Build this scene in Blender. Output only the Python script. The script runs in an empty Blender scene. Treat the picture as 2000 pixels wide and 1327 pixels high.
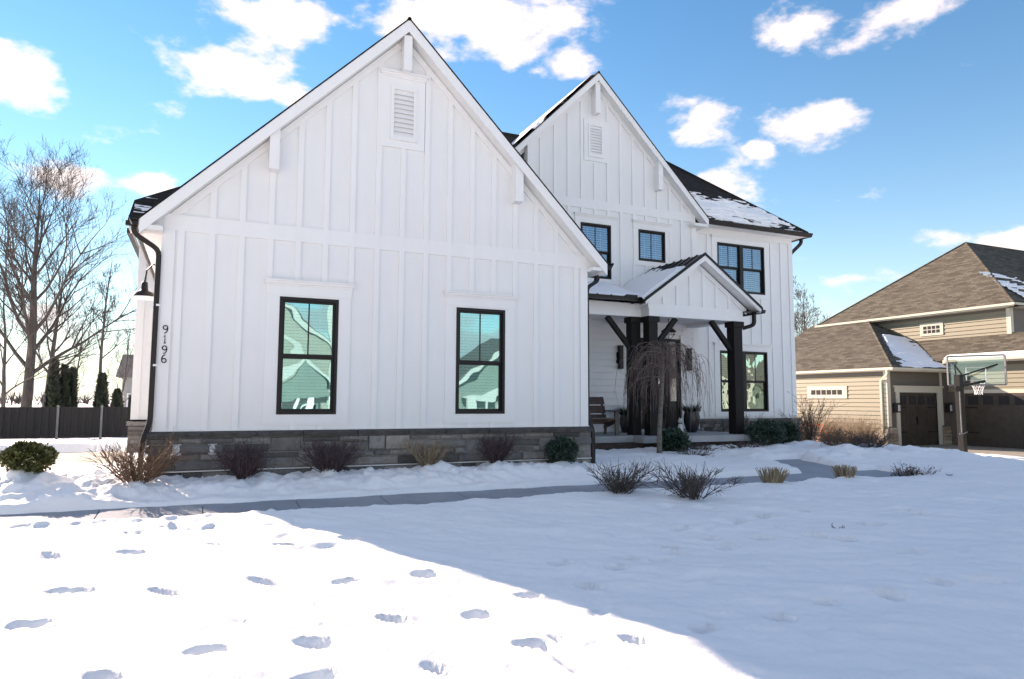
import bpy, math, random
import numpy as np
from mathutils import Vector, Matrix
R = math.radians
scene = bpy.context.scene
COL = scene.collection

# ------------------------------------------------------------------ camera
YAW, PITCH, ROLL = R(24.0233), R(5.0271), R(0.2644)
CAM = Vector((-0.0603, -10.9826, 0.443))
fwd = Vector((math.sin(YAW)*math.cos(PITCH), math.cos(YAW)*math.cos(PITCH), math.sin(PITCH)))
rgt = Vector((math.cos(YAW), -math.sin(YAW), 0)); up = rgt.cross(fwd)
r2 = rgt*math.cos(ROLL)+up*math.sin(ROLL); u2 = up*math.cos(ROLL)-rgt*math.sin(ROLL)
cd = bpy.data.cameras.new('camera'); cd.sensor_width = 36; cd.lens = 1357.92/2000*36
cd.clip_start = 0.05; cd.clip_end = 3000
cam = bpy.data.objects.new('camera', cd); COL.objects.link(cam)
M = Matrix.Identity(4)
for i in range(3):
    M[i][0] = r2[i]; M[i][1] = u2[i]; M[i][2] = -fwd[i]; M[i][3] = CAM[i]
cam.matrix_world = M
scene.camera = cam

# ------------------------------------------------------------------ light
SUN_EL, SUN_AZ = R(24.6), R(27.5)          # the sun stands behind the house, left of +Y
SUN_STRENGTH, SKY_STRENGTH, EXPOSURE = 4.7, 0.116, 1.30
to_sun = Vector((-math.sin(SUN_AZ)*math.cos(SUN_EL), math.cos(SUN_AZ)*math.cos(SUN_EL), math.sin(SUN_EL)))
sl = bpy.data.lights.new('sun', 'SUN'); sl.energy = SUN_STRENGTH; sl.angle = R(0.53); sl.color = (1.0, 0.95, 0.87)
sun = bpy.data.objects.new('sun', sl); COL.objects.link(sun)
sun.rotation_euler = (-to_sun).to_track_quat('-Z', 'Y').to_euler(); sun.location = (-20, 40, 30)
vs = scene.view_settings
vs.view_transform = 'Standard'; vs.look = 'None'; vs.gamma = 1.0; vs.exposure = EXPOSURE; vs.use_curve_mapping = False
scene.cycles.max_bounces = 6; scene.cycles.diffuse_bounces = 4; scene.cycles.glossy_bounces = 3; scene.cycles.transparent_max_bounces = 8
vs.use_white_balance = True; vs.white_balance_temperature = 8250; vs.white_balance_tint = 26   # camera balanced for open shade

def pix_dir(px, py):
    d = fwd + r2*((px-1000)/1357.92) - u2*((py-663.5)/1357.92)
    return d.normalized()

world = bpy.data.worlds.new('World'); scene.world = world; world.use_nodes = True
wt = world.node_tree; wt.nodes.clear()
def wn(t, **k):
    n = wt.nodes.new(t)
    for a, b in k.items(): setattr(n, a, b)
    return n
def wmath(op, a, b=None, clamp=False):
    n = wn('ShaderNodeMath', operation=op, use_clamp=clamp)
    for i, v in enumerate((a, b)):
        if v is None: continue
        if isinstance(v, (int, float)): n.inputs[i].default_value = v
        else: wt.links.new(v, n.inputs[i])
    return n.outputs[0]
sky = wn('ShaderNodeTexSky', sky_type='NISHITA', sun_disc=False, sun_elevation=SUN_EL, sun_rotation=-SUN_AZ)
sky.altitude = 300; sky.air_density = 1.0; sky.dust_density = 0.0; sky.ozone_density = 1.2
tc = wn('ShaderNodeTexCoord'); DIR = tc.outputs['Generated']
nz1 = wn('ShaderNodeTexNoise'); nz1.inputs['Scale'].default_value = 10.5; nz1.inputs['Detail'].default_value = 9; nz1.inputs['Roughness'].default_value = 0.58; nz1.inputs['Distortion'].default_value = 0.05
nz2 = wn('ShaderNodeTexNoise'); nz2.inputs['Scale'].default_value = 2.6; nz2.inputs['Detail'].default_value = 4
mp = wn('ShaderNodeMapping'); mp.inputs['Scale'].default_value = (1, 1, 1.9)
wt.links.new(DIR, mp.inputs['Vector']); wt.links.new(mp.outputs[0], nz1.inputs['Vector']); wt.links.new(mp.outputs[0], nz2.inputs['Vector'])
# cumulus: px, py, half-width, half-height in the photograph's own angular scale, weight
CLOUDS = [(930, 40, 255, 92, 1.0), (550, 55, 130, 92, .85), (450, 140, 110, 48, .8), (1110, 115, 62, 48, .8), (25, 140, 75, 62, .9),
          (1570, 40, 78, 48, .8), (1760, 25, 105, 40, .75), (1365, 252, 76, 48, .95), (1575, 245, 80, 50, .95), (1490, 290, 30, 18, .8),
          (1410, 365, 90, 45, .75), (310, 355, 60, 32, .9), (110, 345, 70, 35, .75), (575, 190, 40, 32, .9),
          (1960, 470, 120, 32, .8), (1690, 545, 150, 22, .7), (1640, 590, 130, 40, .5), (150, 640, 180, 60, .35), (1050, 140, 30, 16, .7)]
mask = None
for (px, py, rx, ry, w) in CLOUDS:
    d = pix_dir(px, py); e = d.cross(Vector((0, 0, 1))).normalized(); n_ = e.cross(d)
    def dot(v, s):
        q = wn('ShaderNodeVectorMath', operation='DOT_PRODUCT'); wt.links.new(DIR, q.inputs[0]); q.inputs[1].default_value = tuple(v*s); return q.outputs['Value']
    a = dot(e, 1357.92/rx); b = dot(n_, 1357.92/ry); c = dot(d, 1.0)
    l2 = wmath('ADD', wmath('MULTIPLY', a, a), wmath('MULTIPLY', b, b))
    f_ = wmath('SUBTRACT', 1.0, wmath('SQRT', l2))
    f_ = wmath('MULTIPLY', wmath('MAXIMUM', f_, -1.0), w)
    f_ = wmath('SUBTRACT', f_, wmath('MULTIPLY', wmath('LESS_THAN', c, 0.0), 5.0))
    mask = f_ if mask is None else wmath('MAXIMUM', mask, f_)
# elsewhere in the sky: unseen cumulus of the same kind, coverage raised for neutral fill
far = wmath('MULTIPLY', wmath('SUBTRACT', nz2.outputs['Fac'], 0.52), 5.0)
inview = wn('ShaderNodeVectorMath', operation='DOT_PRODUCT'); wt.links.new(DIR, inview.inputs[0]); inview.inputs[1].default_value = tuple(fwd)
far = wmath('SUBTRACT', far, wmath('MULTIPLY', wmath('SUBTRACT', inview.outputs['Value'], 0.70, True), 14.0))
mask = wmath('MAXIMUM', mask, far)
dens = wmath('ADD', mask, wmath('MULTIPLY', wmath('SUBTRACT', nz1.outputs['Fac'], 0.5), 3.4))
mr = wn('ShaderNodeMapRange', interpolation_type='SMOOTHSTEP'); wt.links.new(dens, mr.inputs['Value'])
mr.inputs['From Min'].default_value = 0.05; mr.inputs['From Max'].default_value = 0.75
cmask = wmath('MULTIPLY', mr.outputs[0], 0.94)
shade = wn('ShaderNodeMapRange'); wt.links.new(dens, shade.inputs['Value']); shade.inputs['From Min'].default_value = 0.3; shade.inputs['From Max'].default_value = 1.6
ccol = wn('ShaderNodeMix', data_type='RGBA'); wt.links.new(shade.outputs[0], ccol.inputs['Factor'])
ccol.inputs['A'].default_value = (4.5, 4.75, 4.95, 1); ccol.inputs['B'].default_value = (3.7, 4.0, 4.3, 1)
mix = wn('ShaderNodeMix', data_type='RGBA'); wt.links.new(cmask, mix.inputs['Factor'])
hs = wn('ShaderNodeHueSaturation'); hs.inputs['Saturation'].default_value = 1.36; hs.inputs['Value'].default_value = .94; wt.links.new(sky.outputs[0], hs.inputs['Color'])
tint = wn('ShaderNodeMix', data_type='RGBA', blend_type='MULTIPLY'); tint.inputs['Factor'].default_value = 1.0; tint.inputs['B'].default_value = (.82, 1.0, .97, 1); wt.links.new(hs.outputs[0], tint.inputs['A'])
wt.links.new(tint.outputs['Result'], mix.inputs['A']); wt.links.new(ccol.outputs['Result'], mix.inputs['B'])
sxyz = wn('ShaderNodeSeparateXYZ'); wt.links.new(DIR, sxyz.inputs[0])      # pale haze all round the horizon
hz = wmath('MULTIPLY', wmath('POWER', 2.718, wmath('MULTIPLY', wmath('ABSOLUTE', sxyz.outputs[2]), -8.0)), .88)
hmix = wn('ShaderNodeMix', data_type='RGBA'); wt.links.new(hz, hmix.inputs['Factor']); wt.links.new(mix.outputs['Result'], hmix.inputs['A']); hmix.inputs['B'].default_value = (2.35, 3.2, 4.1, 1)
mix = hmix
bg = wn('ShaderNodeBackground'); bg.inputs['Strength'].default_value = SKY_STRENGTH
wt.links.new(mix.outputs['Result'], bg.inputs['Color'])
wo = wn('ShaderNodeOutputWorld'); wt.links.new(bg.outputs[0], wo.inputs['Surface'])

# ------------------------------------------------------------------ helpers
class MB:
    """collects faces of one mesh"""
    def __init__(s): s.v = []; s.f = []
    def box(s, x0, x1, y0, y1, z0, z1):
        b = len(s.v)
        s.v += [(x0, y0, z0), (x1, y0, z0), (x1, y1, z0), (x0, y1, z0), (x0, y0, z1), (x1, y0, z1), (x1, y1, z1), (x0, y1, z1)]
        s.f += [tuple(b+i for i in q) for q in ((0, 3, 2, 1), (4, 5, 6, 7), (0, 1, 5, 4), (1, 2, 6, 5), (2, 3, 7, 6), (3, 0, 4, 7))]
        return s
    def poly(s, pts):
        b = len(s.v); s.v += [tuple(p) for p in pts]; s.f.append(tuple(range(b, b+len(pts)))); return s
    def prism(s, pts, d):
        """polygon pts (3d) pushed along vector d"""
        n = len(pts); b = len(s.v); d = Vector(d)
        s.v += [tuple(p) for p in pts] + [tuple(Vector(p)+d) for p in pts]
        s.f.append(tuple(range(b+n-1, b-1, -1))); s.f.append(tuple(range(b+n, b+2*n)))
        for i in range(n):
            j = (i+1) % n; s.f.append((b+i, b+j, b+n+j, b+n+i))
        return s
    def tube(s, path, rad, sides=6, cap=True, rect=None):
        path = [Vector(p) for p in path]; n = len(path)
        if isinstance(rad, (int, float)): rad = [rad]*n
        b = len(s.v); ref = Vector((0, 0, 1))
        t0 = (path[1]-path[0]).normalized()
        if abs(t0.dot(ref)) > 0.95: ref = Vector((1, 0, 0)) if rect is None else Vector((0, 1, 0))
        a = (ref - t0*ref.dot(t0)).normalized()
        for i, p in enumerate(path):
            if i == 0: t = path[1]-p
            elif i == n-1: t = p-path[i-1]
            else: t = (path[i+1]-p).normalized()+(p-path[i-1]).normalized()
            if t.length < 1e-9: t = t0.copy()
            t.normalize(); a = a - t*a.dot(t)
            if a.length < 1e-6: a = t.orthogonal()
            a.normalize(); c = t.cross(a)
            for k in range(sides):
                if rect:
                    sx, sy = ((1, 1), (-1, 1), (-1, -1), (1, -1))[k]
                    s.v.append(tuple(p+a*(sx*rect[0])+c*(sy*rect[1])))
                else:
                    th = 2*math.pi*k/sides; s.v.append(tuple(p+(a*math.cos(th)+c*math.sin(th))*rad[i]))
        for i in range(n-1):
            for k in range(sides):
                k2 = (k+1) % sides
                s.f.append((b+i*sides+k, b+i*sides+k2, b+(i+1)*sides+k2, b+(i+1)*sides+k))
        if cap:
            s.f.append(tuple(b+k for k in reversed(range(sides)))); s.f.append(tuple(b+(n-1)*sides+k for k in range(sides)))
        return s
    def lathe(s, prof, cx, cy, seg=20, z0=0):
        b = len(s.v)
        for (r, z) in prof:
            for k in range(seg):
                th = 2*math.pi*k/seg; s.v.append((cx+r*math.cos(th), cy+r*math.sin(th), z0+z))
        for i in range(len(prof)-1):
            for k in range(seg):
                k2 = (k+1) % seg; s.f.append((b+i*seg+k, b+i*seg+k2, b+(i+1)*seg+k2, b+(i+1)*seg+k))
        return s
    def build(s, name, mat, parent=None, smooth=False, **props):
        me = bpy.data.meshes.new(name); me.from_pydata(s.v, [], s.f); me.update()
        if smooth: me.polygons.foreach_set('use_smooth', [True]*len(me.polygons))
        me.materials.append(mat)
        o = bpy.data.objects.new(name, me); COL.objects.link(o)
        if parent is not None:
            o.parent = parent
            if parent.type == 'EMPTY': o.matrix_parent_inverse = Matrix.Translation(-parent.location) if parent.rotation_euler.z == 0 else parent.matrix_basis.inverted()
        for k, v in props.items(): o[k] = v
        return o
def thing(name, label, cat, loc=(0, 0, 0), group=None):
    o = bpy.data.objects.new(name, None); o.empty_display_size = 0.2; o.location = loc; COL.objects.link(o)
    o['label'] = label; o['category'] = cat
    if group: o['group'] = group
    return o
def box(name, b, mat, parent=None, **p): return MB().box(*b).build(name, mat, parent, **p)

# ------------------------------------------------------------------ materials
def newmat(name):
    m = bpy.data.materials.new(name); m.use_nodes = True; nt = m.node_tree
    p = nt.nodes['Principled BSDF']; return m, nt, p
def noise(nt, scale, detail=4, rough=.55, coord='Object', vscale=None):
    t = nt.nodes.new('ShaderNodeTexCoord'); n = nt.nodes.new('ShaderNodeTexNoise')
    n.inputs['Scale'].default_value = scale; n.inputs['Detail'].default_value = detail; n.inputs['Roughness'].default_value = rough
    if vscale:
        m = nt.nodes.new('ShaderNodeMapping'); m.inputs['Scale'].default_value = vscale
        nt.links.new(t.outputs[coord], m.inputs[0]); nt.links.new(m.outputs[0], n.inputs['Vector'])
    else: nt.links.new(t.outputs[coord], n.inputs['Vector'])
    return n.outputs['Fac']
def ramp(nt, fac, stops):
    r = nt.nodes.new('ShaderNodeValToRGB'); nt.links.new(fac, r.inputs[0])
    el = r.color_ramp.elements
    while len(el) < len(stops): el.new(0.5)
    for e, (pos, c) in zip(el, stops): e.position = pos; e.color = (*c, 1)
    return r.outputs[0]
def bump(nt, p, h, strength, dist=.01):
    b = nt.nodes.new('ShaderNodeBump'); b.inputs['Strength'].default_value = strength; b.inputs['Distance'].default_value = dist
    nt.links.new(h, b.inputs['Height']); nt.links.new(b.outputs[0], p.inputs['Normal'])
def mixc(nt, fac, a, b, typ='MIX'):
    m = nt.nodes.new('ShaderNodeMix'); m.data_type = 'RGBA'; m.blend_type = typ
    for k, v in (('Factor', fac), ('A', a), ('B', b)):
        if isinstance(v, (int, float)): m.inputs[k].default_value = v
        elif isinstance(v, tuple): m.inputs[k].default_value = (*v, 1)
        else: nt.links.new(v, m.inputs[k])
    return m.outputs['Result']
def simple(name, c, rough=.5, var=.12, scale=6, bstr=0, bscale=60, metal=0, spec=.5, vscale=None):
    m, nt, p = newmat(name)
    lo = tuple(max(0, x*(1-var)) for x in c); hi = tuple(min(1, x*(1+var)) for x in c)
    nt.links.new(ramp(nt, noise(nt, scale, 5, vscale=vscale), [(.3, lo), (.7, hi)]), p.inputs['Base Color'])
    p.inputs['Roughness'].default_value = rough; p.inputs['Metallic'].default_value = metal; p.inputs['Specular IOR Level'].default_value = spec
    if bstr: bump(nt, p, noise(nt, bscale, 4, vscale=vscale), bstr)
    return m
def random_tint(name, stops, rough=.8, nscale=14, nmix=.5, bstr=.4, bscale=30):
    """colour picked per object, then broken up by noise"""
    m, nt, p = newmat(name)
    oi = nt.nodes.new('ShaderNodeObjectInfo')
    base = ramp(nt, oi.outputs['Random'], stops)
    n = noise(nt, nscale, 6, .65)
    d = ramp(nt, n, [(.25, (.55, .55, .55)), (.55, (1, 1, 1)), (.8, (1.3, 1.28, 1.22))])
    nt.links.new(mixc(nt, nmix, base, mixc(nt, 1.0, base, d, 'MULTIPLY')), p.inputs['Base Color'])
    p.inputs['Roughness'].default_value = rough
    bump(nt, p, noise(nt, bscale, 6, .7), bstr, .02)
    return m
def painted(name, c, grain):
    m, nt, p = newmat(name)
    n = noise(nt, 1.3, 5, .6)
    st = noise(nt, 5, 4, .6, vscale=(1.5, 1.5, .25))
    f = nt.nodes.new('ShaderNodeMath'); f.operation = 'MULTIPLY'; nt.links.new(n, f.inputs[0]); nt.links.new(st, f.inputs[1])
    nt.links.new(ramp(nt, f.outputs[0], [(.12, tuple(x*.965 for x in c)), (.35, c)]), p.inputs['Base Color'])
    p.inputs['Roughness'].default_value = .55; p.inputs['Specular IOR Level'].default_value = .35
    bump(nt, p, noise(nt, 40, 5, .6, vscale=grain), .22, .004)
    return m
W = (.80, .80, .79)
M_PANEL = painted('white_panel', W, (1, 1, .12))
M_TRIM = painted('white_trim', (.82, .82, .81), (1, 1, .12))
M_TRIMH = painted('white_trim_flat', (.82, .82, .81), (.12, 1, 1))
M_LAP = painted('white_lap', (.78, .78, .78), (.1, 1, 1))
M_SOFFIT = painted('soffit_paint', (.78, .78, .76), (.3, .3, .3))
M_BLACK = simple('black_frame', (.010, .009, .009), .45, .15, 20, spec=.3)
M_GUTTER = simple('dark_bronze_metal', (.016, .012, .011), .42, .2, 9, spec=.3)
M_POST = simple('black_stained_wood', (.013, .011, .0105), .66, .3, 7, .4, 50, spec=.25, vscale=(1, 1, .08))
M_ROOFMETAL = simple('dark_metal_roof', (.013, .013, .014), .45, .2, 5, spec=.3)
M_STONE = random_tint('grey_ledge_stone', [(0, (.065, .06, .057)), (.25, (.17, .155, .14)), (.5, (.28, .26, .24)), (.75, (.12, .115, .115)), (1, (.35, .31, .265))], .85, 12, .95, 1.0, 22)
M_MORTAR = simple('mortar', (.22, .21, .20), .9, .2, 30, .3)
M_CONC = None
M_GLASSTEAL = None
def glass(name, tint, refl, wav, wscale=1.6):
    m, nt, p = newmat(name); nt.nodes.remove(p); out = nt.nodes['Material Output']
    g = nt.nodes.new('ShaderNodeBsdfGlossy'); g.inputs['Roughness'].default_value = .0; g.inputs['Color'].default_value = (*tint, 1)
    t = nt.nodes.new('ShaderNodeBsdfTransparent'); t.inputs['Color'].default_value = tuple(.55+.4*x for x in tint)+(1,)
    mx = nt.nodes.new('ShaderNodeMixShader'); mx.inputs[0].default_value = refl
    b = nt.nodes.new('ShaderNodeBump'); b.inputs['Strength'].default_value = wav; b.inputs['Distance'].default_value = .02
    nt.links.new(noise(nt, wscale, 1.5, .4), b.inputs['Height']); nt.links.new(b.outputs[0], g.inputs['Normal'])
    nt.links.new(t.outputs[0], mx.inputs[1]); nt.links.new(g.outputs[0], mx.inputs[2]); nt.links.new(mx.outputs[0], out.inputs['Surface'])
    return m
M_PANE = glass('window_glass_teal', (.42, .78, .80), .46, .32, 1.3)
M_PANE_UP = glass('window_glass_upper', (.55, .64, .74), .24, .2)
M_PANE_LOW = glass('window_glass_lower', (.62, .82, .74), .50, .6, 2.0)
M_BLIND = simple('blind_slat', (.74, .74, .72), .6, .05, 4)
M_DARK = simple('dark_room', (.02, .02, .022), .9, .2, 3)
def concrete(name, c, wet):
    m, nt, p = newmat(name)
    n = noise(nt, 2.2, 7, .62); n2 = noise(nt, 90, 3, .6)
    col = ramp(nt, n, [(.3, tuple(x*.78 for x in c)), (.55, c), (.75, tuple(min(1, x*1.12) for x in c))])
    col = mixc(nt, .18, col, ramp(nt, n2, [(.35, tuple(x*.6 for x in c)), (.65, tuple(min(1, x*1.3) for x in c))]))
    nt.links.new(col, p.inputs['Base Color']); p.inputs['Roughness'].default_value = wet
    bump(nt, p, n2, .25, .004); return m
M_WALK = concrete('walk_concrete', (.25, .285, .33), .55)
M_DRIVE = concrete('drive_concrete', (.27, .25, .215), .75)
M_SLAB = concrete('porch_concrete', (.36, .37, .38), .7)
def snowmat(name, bs):
    m, nt, p = newmat(name)
    nt.links.new(ramp(nt, noise(nt, .8, 4), [(.3, (.86, .875, .89)), (.7, (.90, .905, .91))]), p.inputs['Base Color'])
    p.inputs['Roughness'].default_value = .62; p.inputs['Specular IOR Level'].default_value = .25
    n1 = noise(nt, 14, 8, .72); n2 = noise(nt, 150, 3, .7)
    s_ = nt.nodes.new('ShaderNodeMath'); s_.operation = 'MULTIPLY_ADD'; s_.inputs[1].default_value = .25; nt.links.new(n2, s_.inputs[0]); nt.links.new(n1, s_.inputs[2])
    bump(nt, p, s_.outputs[0], bs, .03); return m
M_SNOW = snowmat('snow', .48)
M_ROOFSNOW = snowmat('roof_snow_mat', .2)
def shingles(name, c1, c2, c3, axis, rowh=.145, w=.28, slope=1.0):
    m, nt, p = newmat(name)
    t = nt.nodes.new('ShaderNodeTexCoord'); sx = nt.nodes.new('ShaderNodeSeparateXYZ'); cb = nt.nodes.new('ShaderNodeCombineXYZ')
    nt.links.new(t.outputs['Object'], sx.inputs[0]); nt.links.new(sx.outputs['XYZ'.index(axis)], cb.inputs[0])
    ml = nt.nodes.new('ShaderNodeMath'); ml.operation = 'MULTIPLY'; ml.inputs[1].default_value = slope
    nt.links.new(sx.outputs[2], ml.inputs[0]); nt.links.new(ml.outputs[0], cb.inputs[1])
    b = nt.nodes.new('ShaderNodeTexBrick'); nt.links.new(cb.outputs[0], b.inputs['Vector'])
    b.inputs['Scale'].default_value = 1; b.inputs['Brick Width'].default_value = w; b.inputs['Row Height'].default_value = rowh
    b.inputs['Mortar Size'].default_value = .012; b.inputs['Mortar Smooth'].default_value = .3; b.inputs['Bias'].default_value = 0
    b.inputs['Color1'].default_value = (*c1, 1); b.inputs['Color2'].default_value = (*c2, 1); b.inputs['Mortar'].default_value = tuple(x*.35 for x in c1)+(1,)
    b.offset = .37; b.squash = 1
    col = mixc(nt, .35, b.outputs['Color'], ramp(nt, noise(nt, 3.5, 6, .7), [(.35, tuple(x*.6 for x in c3)), (.65, c3)]))
    nt.links.new(col, p.inputs['Base Color']); p.inputs['Roughness'].default_value = .9; p.inputs['Specular IOR Level'].default_value = .2
    bump(nt, p, b.outputs['Fac'], -.7, .03); return m
DS = ((.020, .018, .017), (.040, .035, .032), (.030, .026, .024))
M_SHINGX = shingles('dark_shingles_x', *DS, 'X', slope=1.45)
M_SHINGY = shingles('dark_shingles_y', *DS, 'Y', slope=1.41)
NS = ((.050, .043, .032), (.155, .138, .108), (.10, .092, .076))
M_NSHINGY = shingles('tan_shingles_y', *NS, 'Y', .16, .42, 1.9)
M_NSHINGX = shingles('tan_shingles_x', *NS, 'X', .16, .42, 1.9)
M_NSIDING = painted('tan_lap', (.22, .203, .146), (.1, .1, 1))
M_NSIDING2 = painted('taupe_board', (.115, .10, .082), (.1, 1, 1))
M_CREAM = painted('cream_trim', (.52, .49, .40), (.3, .3, .3))
M_NDOOR = simple('brown_garage_door', (.055, .043, .034), .5, .2, 3, .15, 20, spec=.3)
M_NSTONE = random_tint('tan_stone', [(0, (.22, .15, .10)), (.5, (.33, .25, .18)), (1, (.42, .34, .26))], .85)
M_BARK = simple('grey_bark', (.10, .084, .075), .9, .35, 9, .6, 25, vscale=(1, 1, .3))
M_TWIG = simple('brown_twigs', (.075, .058, .05), .85, .3, 8)
M_WEEP = simple('weeping_twigs', (.15, .105, .09), .85, .35, 12)
M_WEEPBARK = simple('weeping_bark', (.17, .145, .12), .9, .45, 22, .6, 30, vscale=(.6, .6, 2.0))
M_TWIGRED = simple('red_brown_twigs', (.17, .10, .062), .8, .35, 10)
M_TWIGPURP = simple('purple_twigs', (.070, .040, .044), .8, .35, 10)
M_TWIGTAN = simple('tan_twigs', (.27, .20, .13), .85, .3, 10)
M_STRAW = simple('straw', (.30, .23, .145), .85, .25, 10)
M_TWIGDARK = simple('dark_twigs', (.075, .060, .052), .85, .3, 10)
M_LEAFGREEN = simple('evergreen_leaf', (.022, .055, .035), .55, .5, 14)
M_LEAFLIME = simple('lime_evergreen', (.075, .085, .022), .6, .5, 10)
M_ARBOR = simple('arborvitae_green', (.022, .034, .017), .7, .5, 5)
M_LEAFRED = simple('dry_red_leaf', (.10, .025, .03), .7, .4, 10)
M_CHAIR = simple('red_brown_wood', (.085, .045, .034), .55, .35, 6, .3, 40, vscale=(1, 1, .1))
M_GREYWOOD = simple('worn_arm_wood', (.12, .10, .085), .7, .3, 8)
M_POT = simple('dark_pot', (.020, .022, .026), .33, .3, 5, .2, 12)
M_WHITE = simple('white_ceramic', (.72, .70, .67), .5, .1, 10)
M_LAMPWHITE = simple('white_enamel', (.8, .8, .78), .35, .04, 5)
M_POLE = simple('black_pole', (.007, .007, .008), .45, .2, 6, spec=.25)
M_ORANGE = simple('orange_tube', (.55, .12, .035), .45, .15, 6)
M_RED = simple('red_paint', (.35, .04, .03), .5, .15, 8)
M_FENCE = random_tint('dark_brown_slat', [(0, (.004, .003, .003)), (1, (.016, .012, .010))], .6, 6, .6, .3, 20)
M_STEEL = simple('galvanised_post', (.16, .16, .16), .45, .2, 9)
M_FARWALL = simple('far_wall', (.33, .32, .30), .8, .08, 2)
M_FARROOF = simple('far_roof', (.11, .105, .10), .9, .15, 2)
M_PLASTIC = simple('outlet_cover', (.50, .50, .50), .35, .15, 20)
M_GAPDARK = simple('dark_gap_brown', (.05, .032, .025), .95, .4, 20, .5)

# ------------------------------------------------------------------ terrain
def hash2(ix, iy, s):
    h = (ix.astype(np.int64)*374761393 + iy.astype(np.int64)*668265263 + s*1442695041) & 0xffffffff
    h = ((h ^ (h >> 13))*1274126177) & 0xffffffff
    return ((h ^ (h >> 16)) & 0xffff)/65535.0
def vnoise(x, y, s=0):
    ix = np.floor(x); iy = np.floor(y); fx = x-ix; fy = y-iy
    fx = fx*fx*fx*(fx*(fx*6-15)+10); fy = fy*fy*fy*(fy*(fy*6-15)+10)
    a = hash2(ix, iy, s); b = hash2(ix+1, iy, s); c = hash2(ix, iy+1, s); d = hash2(ix+1, iy+1, s)
    return (a+(b-a)*fx)*(1-fy)+(c+(d-c)*fx)*fy-.5
def fbm(x, y, o=4, s=0, g=.5):
    v = 0; a = 1.0
    for i in range(o): v = v+a*vnoise(x*2**i+17.3*i, y*2**i-9.1*i, s+i); a *= g
    return v
def sst(a, b, x):
    t = np.clip((x-a)/(b-a), 0, 1); return t*t*(3-2*t)
def zg(x, y):
    x = np.asarray(x, float); y = np.asarray(y, float)
    return -.68+.058*np.minimum(y, 0)*(1-.75*sst(-14, -60, y))-.82*sst(14, 25, x)-.3*sst(4, 20, y)*sst(0, -3, x)
WALKZ = -.10                                    # walk surface below the snow surface
PRINTS = [(107, 1081, 52), (257, 1077, 50), (418, 1066, 45), (555, 1068, 44), (684, 1053, 42), (137, 1161, 72), (325, 1160, 72), (515, 1140, 62),
          (676, 1138, 50), (830, 1121, 46), (1030, 1158, 48), (765, 1208, 62), (932, 1199, 58), (403, 1274, 76), (612, 1257, 72), (858, 1302, 74),
          (1038, 1265, 66), (1238, 1250, 56), (612, 1325, 76), (200, 1325, 60),
          (1150, 1141, 26), (1095, 1099, 26), (1203, 1109, 24), (1225, 1089, 26), (1292, 1092, 24), (1312, 1067, 30), (1315, 1078, 26), (1375, 1221, 44), (1523, 1203, 44),
          (1612, 1174, 40), (1736, 1164, 40), (1830, 1143, 24), (1925, 1136, 50), (1570, 1001, 34), (1385, 1053, 30), (1485, 1053, 40), (1420, 1068, 40), (1780, 1080, 40),
          (1590, 1050, 34), (1490, 1010, 40), (1330, 1035, 40), (1700, 1028, 40), (1790, 1003, 40), (1440, 1022, 36), (1650, 1055, 30), (60, 1225, 60)]
SMEARS = [(1112, 1296, .05, .26), (1094, 1248, .05, .10)]
def ground_at(px, py):
    d = pix_dir(px, py); t = 1.0
    for _ in range(6000):
        p = CAM+d*t
        if p.z < float(zg(p.x, p.y)): break
        t *= 1.002
    return p
def axis(parts):
    out = []
    for a, b, st in parts: out += list(np.arange(a, b, st))
    return np.array(out+[parts[-1][1]])
gx = axis([(-400, -60, 34), (-60, -20, 4), (-20, -6, .4), (-6, -2.4, .06), (-2.4, 5.6, .027), (5.6, 13, .045), (13, 20, .09), (20, 34, .35), (34, 80, 3), (80, 500, 35)])
gy = axis([(-220, -60, 20), (-60, -12, 3), (-12, -8.6, .3), (-8.6, -2.4, .027), (-2.4, .6, .035), (.6, 4.6, .06), (4.6, 14, .16), (14, 30, .6), (30, 80, 5), (80, 700, 50)])
GX, GY = np.meshgrid(gx, gy)
H = zg(GX, GY)
fade = np.exp(-np.maximum(0, np.hypot(GX, GY+8)-30)/30)
ca, sa = math.cos(.5), math.sin(.5)
U_, V_ = GX*ca-GY*sa, GX*sa+GY*ca
H += fade*(.035*fbm(GX*.35, GY*.35, 3, 3)+.040*fbm(U_*1.2, V_*3.0, 3, 11)+.017*fbm(U_*4.2, V_*9, 3, 23)+.006*fbm(GX*24, GY*24, 2, 31))
# trampled lawn to the right is lumpier
H += .035*sst(5, 9, GX)*fade*fbm(GX*1.3, GY*1.7, 4, 41)*sst(-1.0, -2.6, GY)
# clumpy shovelled snow in the planting bed and along the walk edges
bed = sst(-1.45, -.75, GY)*sst(.6, .2, GY)*sst(-4.2, -3.4, GX)*sst(6.6, 6.2, GX)
lump = np.abs(fbm(GX*2.3, GY*2.3, 4, 57))
H += bed*(.03+.13*lump+.05*fbm(GX*9, GY*9, 3, 63))
H += .10*bed*np.exp(-((GX-3.3)**2/.12+(GY+.45)**2/.05))
leftbed = sst(-1.5, -1.2, GY)*sst(1.9, 1.1, GY)*sst(-.8, -1.1, GX)*sst(-5.5, -4.5, GX)
H += leftbed*(.02+.16*np.abs(fbm(GX*2.0, GY*2.0, 4, 71)))
rb = sst(-.9, -.3, GY)*sst(6.6, 7.2, GX)*sst(20, 16, GX)*sst(4, 2.6, GY)
H += rb*(.02+.16*np.abs(fbm(GX*1.7, GY*1.9, 4, 77))*sst(9, 11, GX)+.03*fbm(GX*7, GY*7, 3, 79))
H += .14*np.exp(-((GX-13.2)**2/.3+(GY-.35)**2/.10))+.08*np.exp(-((GX-14.9)**2/.4+(GY-.2)**2/.12))
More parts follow.
